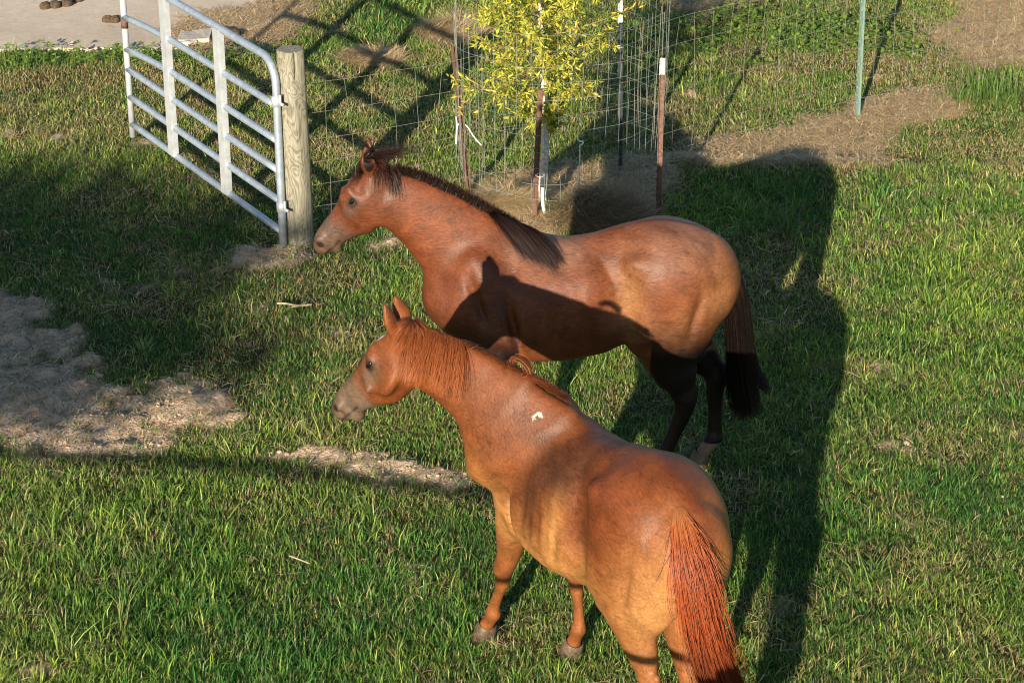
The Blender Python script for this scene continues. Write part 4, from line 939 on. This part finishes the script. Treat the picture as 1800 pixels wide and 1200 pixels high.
# ------------------------------------------------------------------ sapling
def sapling():
    b = at_z(957, 392); bx, by = b[0], b[1] + .10; z0 = gz(bx, by)
    root = empty('sapling', (bx, by, z0), 0, label='young sapling with yellow green narrow leaves and a pale trunk inside the wire cage', category='tree')
    T = [(0, 0, -.05), (-.01, .0, .15), (.004, .0, .4), (.0, .01, .7), (-.02, 0, 1.0), (-.035, .0, 1.3), (-.05, .02, 1.7), (-.03, .02, 2.1), (-.03, 0, 2.5)]
    mb = MB(); mb.tube(T, [.034, .028, .025, .021, .017, .013, .009, .006, .003], 10); mb.build('trunk', M_bark, root)
    Tn = np.array(T); C = []; L = []; Vs = []; Fs = []; Cs = []; o = 0
    def leaf(p, d, up_, ln, wd, col):
        nonlocal o
        d = nrm(d); s_ = nrm(np.cross(d, up_)); n = np.cross(s_, d)
        pts = [p, p + d * ln * .3 + s_ * wd / 2 + n * .002, p + d * ln * .3 - s_ * wd / 2 + n * .002, p + d * ln * .65 + s_ * wd * .42 - n * .002, p + d * ln * .65 - s_ * wd * .42 - n * .002, p + d * ln - n * .008]
        Vs.extend(pts); Fs.extend([[o, o + 1, o + 2], [o + 1, o + 3, o + 4], [o + 1, o + 4, o + 2], [o + 3, o + 5, o + 4]]); Cs.extend([col] * 6); o += 6
    for i in range(120):
        z = .50 + 1.8 * (i + rng.random()) / 120; a = i * 2.4 + rng.normal(0, .4); ln = (.66 - .22 * abs(z - 1.05)) * rng.uniform(.45, 1.0) * (.55 if z < .68 else 1) * (.85 if z > 1.7 else 1)
        if math.cos(a) > .2 and z < .95: ln *= .75
        st = np.array([np.interp(z, Tn[:, 2], Tn[:, 0]), np.interp(z, Tn[:, 2], Tn[:, 1]), z]); d = np.array([math.cos(a), math.sin(a), rng.uniform(-.15, .55)]); P = [st]
        for k in range(6): d = nrm(d + rng.normal(0, .12, 3) + [0, 0, .04]); P.append(P[-1] + d * ln / 6)
        mb = MB(); mb.tube(P, np.linspace(.0045, .0012, 7), 5); mb.build('branch', M_twig, root)
        subs = [(P, .25)]
        for k in range(5):
            j = rng.integers(1, 6); dd = nrm(np.array(P[j + 1 if j < 6 else j]) - P[j] + rng.normal(0, .03, 3) * 1.0); dd = nrm(dd + rng.normal(0, .6, 3)); subs.append(([P[j] + dd * ln * .36 * q / 3 for q in range(4)], 0))
        for SP, t0 in subs:
            SP = np.array(SP); nl = 38 if t0 else 24
            for q in range(nl):
                t_ = t0 + (1 - t0) * rng.random(); f = t_ * (len(SP) - 1); j = min(int(f), len(SP) - 2); p = SP[j] + (SP[j + 1] - SP[j]) * (f - j); dd = nrm(nrm(SP[j + 1] - SP[j]) * .6 + rng.normal(0, .6, 3))
                u = rng.random(); col = np.array([.32, .37, .05]) * (1 - u) + np.array([.68, .58, .09]) * u if rng.random() > .2 else np.array([.12, .19, .03])
                if rng.random() < .07: col = np.array([.42, .24, .06])
                leaf(p, dd, rng.normal(0, .6, 3) + [0, 0, .6], rng.uniform(.026, .052), rng.uniform(.007, .012), col * rng.uniform(.8, 1.15))
    obj('leaves', mesh('leaves', np.array(Vs), np.array(Fs), M_leaf, False, np.array(Cs)), root, kind='stuff')
    return bx, by, z0
SX, SY, SZ = sapling()

# white drip hose and strings
def wire_thing(name, P, r, mat, label, cat, sides=6):
    P = [Vector(p) for p in P]; b = P[0].copy(); mb = MB(); mb.tube([p - b for p in P], r, sides); o = mb.build(name, mat, None, label=label, category=cat); o.location = b; return o
def spl(K, n=24):
    K = np.array(K, float); t_ = np.linspace(0, len(K) - 1, n); A = np.stack([np.interp(t_, np.arange(len(K)), K[:, j]) for j in range(3)], 1)
    for _ in range(3): A[1:-1] = (A[:-2] + 2 * A[1:-1] + A[2:]) / 4
    return A
hy = at_z(960, 398)[1]
wire_thing('drip_hose', spl([at_y(954, 330, hy), at_y(953, 350, hy), at_y(957, 375, hy), at_y(967, 392, hy), at_z(980, 408, .03), at_z(984, 412, .0)]), .011, M_string, 'thin white hose bent down beside the sapling trunk', 'hose', 8)
p = at_y(1020, 250, CC[1] - .55); wire_thing('string_knot', spl([p + [-.015, 0, .04], p + [-.02, 0, .02], p, p + [.02, 0, .01], p + [.015, 0, -.02], p + [-.005, 0, -.01], p + [.0, 0, -.07], p + [-.008, 0, -.3]]), .0045, M_string, 'white string knotted on the cage front and hanging down', 'string')
p = at_y(812, 218, CC[1] - .05); wire_thing('string_tie', spl([p + [-.035, -.01, .05], p + [-.03, 0, -.0], p + [-.035, 0, -.12], p + [-.04, 0, -.14], p + [-.03, 0, 0], p + [.0, 0, .0], p + [.03, -.02, .0], p + [.07, -.03, -.07], p + [.12, -.03, -.13]], 40), .0045, M_string, 'white string tied round the leaning left cage post', 'string')
p = at_y(950, 310, hy - .1); wire_thing('string_loop', spl([p + [-.03, 0, .004], p + [.0, -.01, -.004], p + [.03, .03, -.006], p + [.0, .06, .0], p + [-.03, .02, .0]]), .003, M_string, 'string loop tying the sapling trunk to its rusty post', 'string')

# hay mounds under the sapling
def mound_hair(name, cx, cy, rx, ry, h, n, label, cols=((.46, .34, .20), (.15, .10, .055))):
    a = rng.uniform(0, 2 * math.pi, n); r = np.sqrt(rng.random(n)); x = cx + rx * r * np.cos(a); y = cy + ry * r * np.sin(a); prof = h * (1 - r ** 2) ** .6
    z = sample(hmap, x, y) + prof * rng.uniform(.55, 1.05, n); az = a + math.pi / 2 + rng.normal(0, .7, n); t_ = rng.random(n)[:, None]
    col = (np.array(cols[0]) * t_ + np.array(cols[1]) * (1 - t_)) * rng.uniform(.7, 1.2, n)[:, None]
    V, Q, T, C = blades(x, y, z, rng.uniform(.08, .22, n), rng.uniform(.0025, .005, n), rng.uniform(.9, 1.75, n), az, col, .35)
    nb = 26; g = [(0, 0)]; Vb = []; 
    for j in range(1, 7):
        for i in range(nb):
            th = 2 * math.pi * i / nb; q = j / 6; Vb.append((cx + rx * .93 * q * math.cos(th), cy + ry * .93 * q * math.sin(th)))
    Vb = np.array(Vb); q = np.repeat(np.arange(1, 7) / 6, nb); zb = sample(hmap, Vb[:, 0], Vb[:, 1]) + h * .75 * (1 - q ** 2) ** .6 - .01 + rng.normal(0, .004, len(q)); Vb = np.column_stack([Vb, zb])
    Fb = np.array([(j * nb + i, (j + 1) * nb + i, (j + 1) * nb + (i + 1) % nb, j * nb + (i + 1) % nb) for j in range(5) for i in range(nb)]); o = len(V); c0 = np.array([[cx, cy, zb[0]]])
    V = np.concatenate([V, Vb, c0]); ct = np.array([(o + i, o + (i + 1) % nb, o + len(Vb)) for i in range(nb)]); C = np.concatenate([C, np.tile(np.array(cols[1]) * 1.2, (len(Vb) + 1, 1))])
    me = mesh(name, V - [cx, cy, 0], [np.concatenate([Q, Fb + o]), np.concatenate([T, ct])], M_straw, False, C); o_ = obj(name, me, None, label=label, category='hay heap'); o_.location = (cx, cy, 0)
p = at_z(1060, 418); mound_hair('hay_heap', p[0], p[1], .30, .26, .15, 5200, 'rounded heap of dark dead hay at the right foot of the sapling')
p = at_z(985, 395); mound_hair('hay_heap', p[0] + .06, p[1] + .02, .13, .13, .07, 1500, 'small tan tuft of hay between the sapling foot and the dark heap', ((.42, .30, .15), (.20, .13, .06)))
p = at_z(885, 372); mound_hair('hay_heap', p[0], p[1], .25, .13, .06, 2600, 'flat tan heap of dry hay left of the sapling foot', ((.75, .58, .33), (.36, .25, .14)))
p = at_z(655, 106); mound_hair('hay_heap', p[0], p[1], .24, .16, .045, 1800, 'flat dry hay patch in the long grass behind the wooden post', ((.75, .58, .33), (.36, .25, .14)))
p = at_z(795, 58); mound_hair('hay_heap', p[0], p[1], .30, .2, .07, 2400, 'dry hay heap behind the top of the left cage post', ((.75, .58, .33), (.36, .25, .14)))

# manure
def dung(name, spots, label):
    p0 = at_z(*spots[0][:2], .02); root = empty(name, (p0[0], p0[1], .02), 0, label=label, category='manure')
    import bmesh
    for (px, py, sx, sy) in spots:
        p = at_z(px, py, .02) - [p0[0], p0[1], .02]; bm = bmesh.new(); bmesh.ops.create_icosphere(bm, subdivisions=3, radius=1)
        for v in bm.verts:
            k = 1 + .45 * (float(fbm(np.array(v.co.x * 1.0 + px), np.array(v.co.y + v.co.z * 1.3), 2.2, 3, 5)) - .5); v.co = Vector((v.co.x * sx * k, v.co.y * sy * k, v.co.z * .035 * k + .02))
        me = bpy.data.meshes.new('dropping'); bm.to_mesh(me); bm.free(); me.materials.append(M_dung); me.polygons.foreach_set('use_smooth', [True] * len(me.polygons)); o = obj('dropping', me, root); o.location = tuple(p)
dung('manure_pile', [(80, 15, .045, .05), (97, 13, .05, .055), (118, 10, .05, .05), (134, 4, .05, .03)], 'row of dark manure lumps near the far left edge of the concrete')
dung('manure_pile', [(190, 39, .045, .035), (203, 39, .04, .045)], 'small flat manure pile on the concrete just left of the gate end')
dung('manure_pile', [(398, 60, .05, .05), (412, 63, .05, .045), (384, 58, .03, .03)], 'manure in the straw at the concrete corner behind the gate top rail')

# broken concrete pieces
def stone(px, py, sx, sy, h, rz, label, nm='concrete_chunk'):
    import bmesh
    p = at_z(px, py, .02); bm = bmesh.new(); bmesh.ops.create_cube(bm, size=1); bmesh.ops.bevel(bm, geom=bm.edges[:], offset=.08, segments=2); bmesh.ops.subdivide_edges(bm, edges=bm.edges[:], cuts=2, use_grid_fill=True)
    for v in bm.verts: v.co = Vector((v.co.x * sx, v.co.y * sy, (v.co.z + .5) * h)) + Vector(rng.normal(0, .0025, 3)) + Vector((v.co.y * .2 * sx, 0, v.co.x * .02))
    me = bpy.data.meshes.new(nm); bm.to_mesh(me); bm.free(); me.materials.append(M_stone); o = obj(nm, me, None, label=label, category='stone'); o.location = tuple(p); o.rotation_euler = (0, .03, rz)
stone(343, 70, .24, .24, .04, .2, 'flat pale slab of broken concrete in the straw behind the gate')
stone(322, 80, .16, .06, .035, -.3, 'narrow broken concrete piece leaning on the flat pale slab')
stone(125, 79, .03, .03, .02, .5, 'small pebble on the concrete near the grass edge', 'pebble')

# sticks
def stick(pts, r, label, mat=None):
    wire_thing('stick', spl([at_z(x, y, z) for x, y, z in pts], 12), r, mat or M_stick, label, 'stick', 6)
M_stick = flat_mat('bleached_stick', (.26, .20, .12), .85, 0, .2, 30, .4, (.40, .33, .22))
stick([(487, 533, .06), (505, 533, .065), (520, 538, .06), (548, 535, .06)], .006, 'crooked bleached stick lying in the grass left of the bay horse chest')
stick([(512, 540, .05), (525, 538, .07), (540, 530, .06)], .004, 'short twig crossing the crooked bleached stick')
stick([(508, 976, .055), (522, 981, .06), (545, 990, .03)], .0035, 'pale broken straw stalk in the near grass left of the chestnut horse')
stick([(1090, 95, .03), (1130, 108, .03)], .004, 'thin bleached twig on the ground behind the wire cage')

# single grass tufts and weeds
def tuft(px, py, n, L, wd, label, col=(.12, .2, .04), cat='grass tuft', name='grass_tuft', spread=.04, lean=.75):
    p = at_z(px, py); x = rng.normal(0, spread, n); y = rng.normal(0, spread, n); az = rng.uniform(0, 2 * math.pi, n)
    c = np.tile(np.array(col), (n, 1)) * rng.uniform(.8, 1.3, (n, 1)); V, Q, T, C = blades(x, y, np.zeros(n), L * rng.uniform(.6, 1.2, n), wd * rng.uniform(.8, 1.2, n), np.abs(rng.normal(lean, .3, n)), az, c, .5)
    o = obj(name, mesh(name, V, [Q, T], M_grass, False, C), None, label=label, category=cat); o.location = (p[0], p[1], gz(p[0], p[1]))
tuft(252, 622, 26, .14, .011, 'broad bladed weed tuft at the shaded edge of the bare soil', (.13, .21, .06), spread=.02)
tuft(1530, 1030, 90, .17, .007, 'spreading tall green grass tuft right of the chestnut tail')
tuft(1760, 165, 160, .24, .008, 'tall bright green grass clump by the right edge above the pale sandy patch', spread=.12, lean=.45)
tuft(1700, 175, 90, .22, .007, 'smaller tall grass clump at the end of the straw strip', spread=.07, lean=.45)
tuft(295, 275, 120, .14, .006, 'bright grass tuft under the open gate', spread=.06)
tuft(1365, 405, 110, .18, .008, 'dark green tall tuft in the horse shadow right of the bay horse rump', (.08, .16, .03), spread=.08)
tuft(215, 1105, 10, .34, .004, 'tall thin seeding grass stem in the near left grass', (.25, .26, .1), spread=.01, lean=.2)
tuft(990, 400, 60, .16, .005, 'thin green grass sprouting at the foot of the sapling', spread=.05, lean=.35)
tuft(1325, 1150, 8, .35, .004, 'tall thin grass stems right of the chestnut tail tip', (.25, .28, .1), spread=.02, lean=.25)

def weeds():
    Vs = []; Fs = []; Cs = []; o = 0
    for (px, py, n, sp) in [(1290, 32, 90, .22), (1265, 60, 50, .14), (1470, 40, 60, .22), (1535, 70, 60, .2), (1430, 85, 40, .2), (1225, 88, 25, .1), (1180, 40, 30, .15), (1560, 95, 30, .15), (1330, 118, 10, .06), (60, 112, 30, .13), (240, 114, 40, .13), (160, 113, 30, .13), (410, 108, 30, .15)]:
        c = at_z(px, py)
        for i in range(n):
            x, y = c[0] + rng.normal(0, sp), c[1] + rng.normal(0, sp * .7); z = gz(x, y) + rng.uniform(.03, .12)
            for k in range(5):
                a = rng.uniform(0, 6.28); d = nrm([math.cos(a), math.sin(a), rng.uniform(-.1, .6)]); s_ = nrm(np.cross(d, [0, 0, 1])); L = rng.uniform(.025, .05); q = np.array([x, y, z]) + d * .008
                Vs += [q, q + d * L * .5 + s_ * L * .33, q + d * L, q + d * L * .5 - s_ * L * .33]; Fs.append([o, o + 1, o + 2, o + 3]); Cs += [np.array([.20, .30, .04]) * rng.uniform(.7, 1.4)] * 4; o += 4
            Vs += [np.array([x - .001, y, z - .1]), np.array([x + .001, y, z - .1]), np.array([x + .001, y, z + .01]), np.array([x - .001, y, z + .01])]; Fs.append([o, o + 1, o + 2, o + 3]); Cs += [np.array([.12, .18, .03])] * 4; o += 4
    obj('broadleaf_weeds', mesh('broadleaf_weeds', np.array(Vs), np.array(Fs), M_leaf, False, np.array(Cs)), kind='stuff', label='bright green broadleaf weeds scattered behind the wire fence', category='weeds')
weeds()

# ------------------------------------------------------------------ what stands behind the camera and throws the shade
def shade_tree(x, y, cz, rx, ry, rz_, n, label, seed):
    r = np.random.default_rng(seed); root = empty('tree', (x, y, 0), 0, label=label, category='tree')
    mb = MB(); mb.tube([(0, 0, -.1), (.05, 0, cz * .4), (-.05, .05, cz * .8), (0, 0, cz + rz_ * .5)], [.22, .17, .12, .04], 12); mb.build('trunk', M_darkbark, root)
    for i in range(7):
        a = i * .9 + r.random() * .4; e = np.array([rx * .75 * math.cos(a), ry * .75 * math.sin(a), cz + rz_ * r.uniform(-.2, .5)])
        mb = MB(); mb.tube([(-.03, .03, cz * .62), tuple(e * .5 + np.array([0, 0, cz * .38])), tuple(e)], [.08, .05, .015], 7); mb.build('limb', M_darkbark, root)
    k = 46; cc = r.normal(size=(k, 3)); cc /= np.linalg.norm(cc, axis=1, keepdims=True); cc *= r.random((k, 1)) ** .45 * .82
    i = r.integers(0, k, n); q = r.normal(size=(n, 3)); q /= np.linalg.norm(q, axis=1, keepdims=True); q = cc[i] + q * r.random((n, 1)) ** .5 * .34
    P = q * [rx, ry, rz_] + [0, 0, cz]; P[:, 0] += 1.0 * (P[:, 2] - cz); d = r.normal(size=(n, 3)); d /= np.linalg.norm(d, axis=1, keepdims=True); s_ = np.cross(d, r.normal(size=(n, 3))); s_ /= np.linalg.norm(s_, axis=1, keepdims=True)
    L = r.uniform(.05, .10, (n, 1)); V = np.stack([P - d * L, P + s_ * L * .4, P + d * L, P - s_ * L * .4], 1).reshape(-1, 3); F = np.arange(n * 4).reshape(-1, 4)
    C = np.repeat(np.array([[.05, .09, .02]]) * r.uniform(.7, 1.3, (n, 1)), 4, 0); obj('crown', mesh('crown', V, F, M_leaf, False, C), root, kind='stuff')
shade_tree(-7.15, -1.2, 3.68, 2.7, 1.5, .72, 13500, 'broad low tree behind the viewpoint to the left', 3)

def rail_fence():
    root = empty('rail_fence', (0, 5.0, 0), 0, label='pipe rail paddock fence standing just in front of the viewpoint', category='fence')
    for z0, z1, rr in ((1.52, 1.2, .018), (.78, .72, .025)):
        mb = MB(); mb.tube([(-5.5, 0, z0), (-2.5, 0, z0 * .6 + z1 * .4), (.28, 0, z1)], rr, 12); mb.build('rail', M_board, root)
    for x, h in ((-5.5, 1.6), (.30, 1.25)):
        mb = MB(); mb.tube([(x, 0, -.1), (x, 0, h)], .06, 14); mb.build('rail_post', M_board, root)
rail_fence()
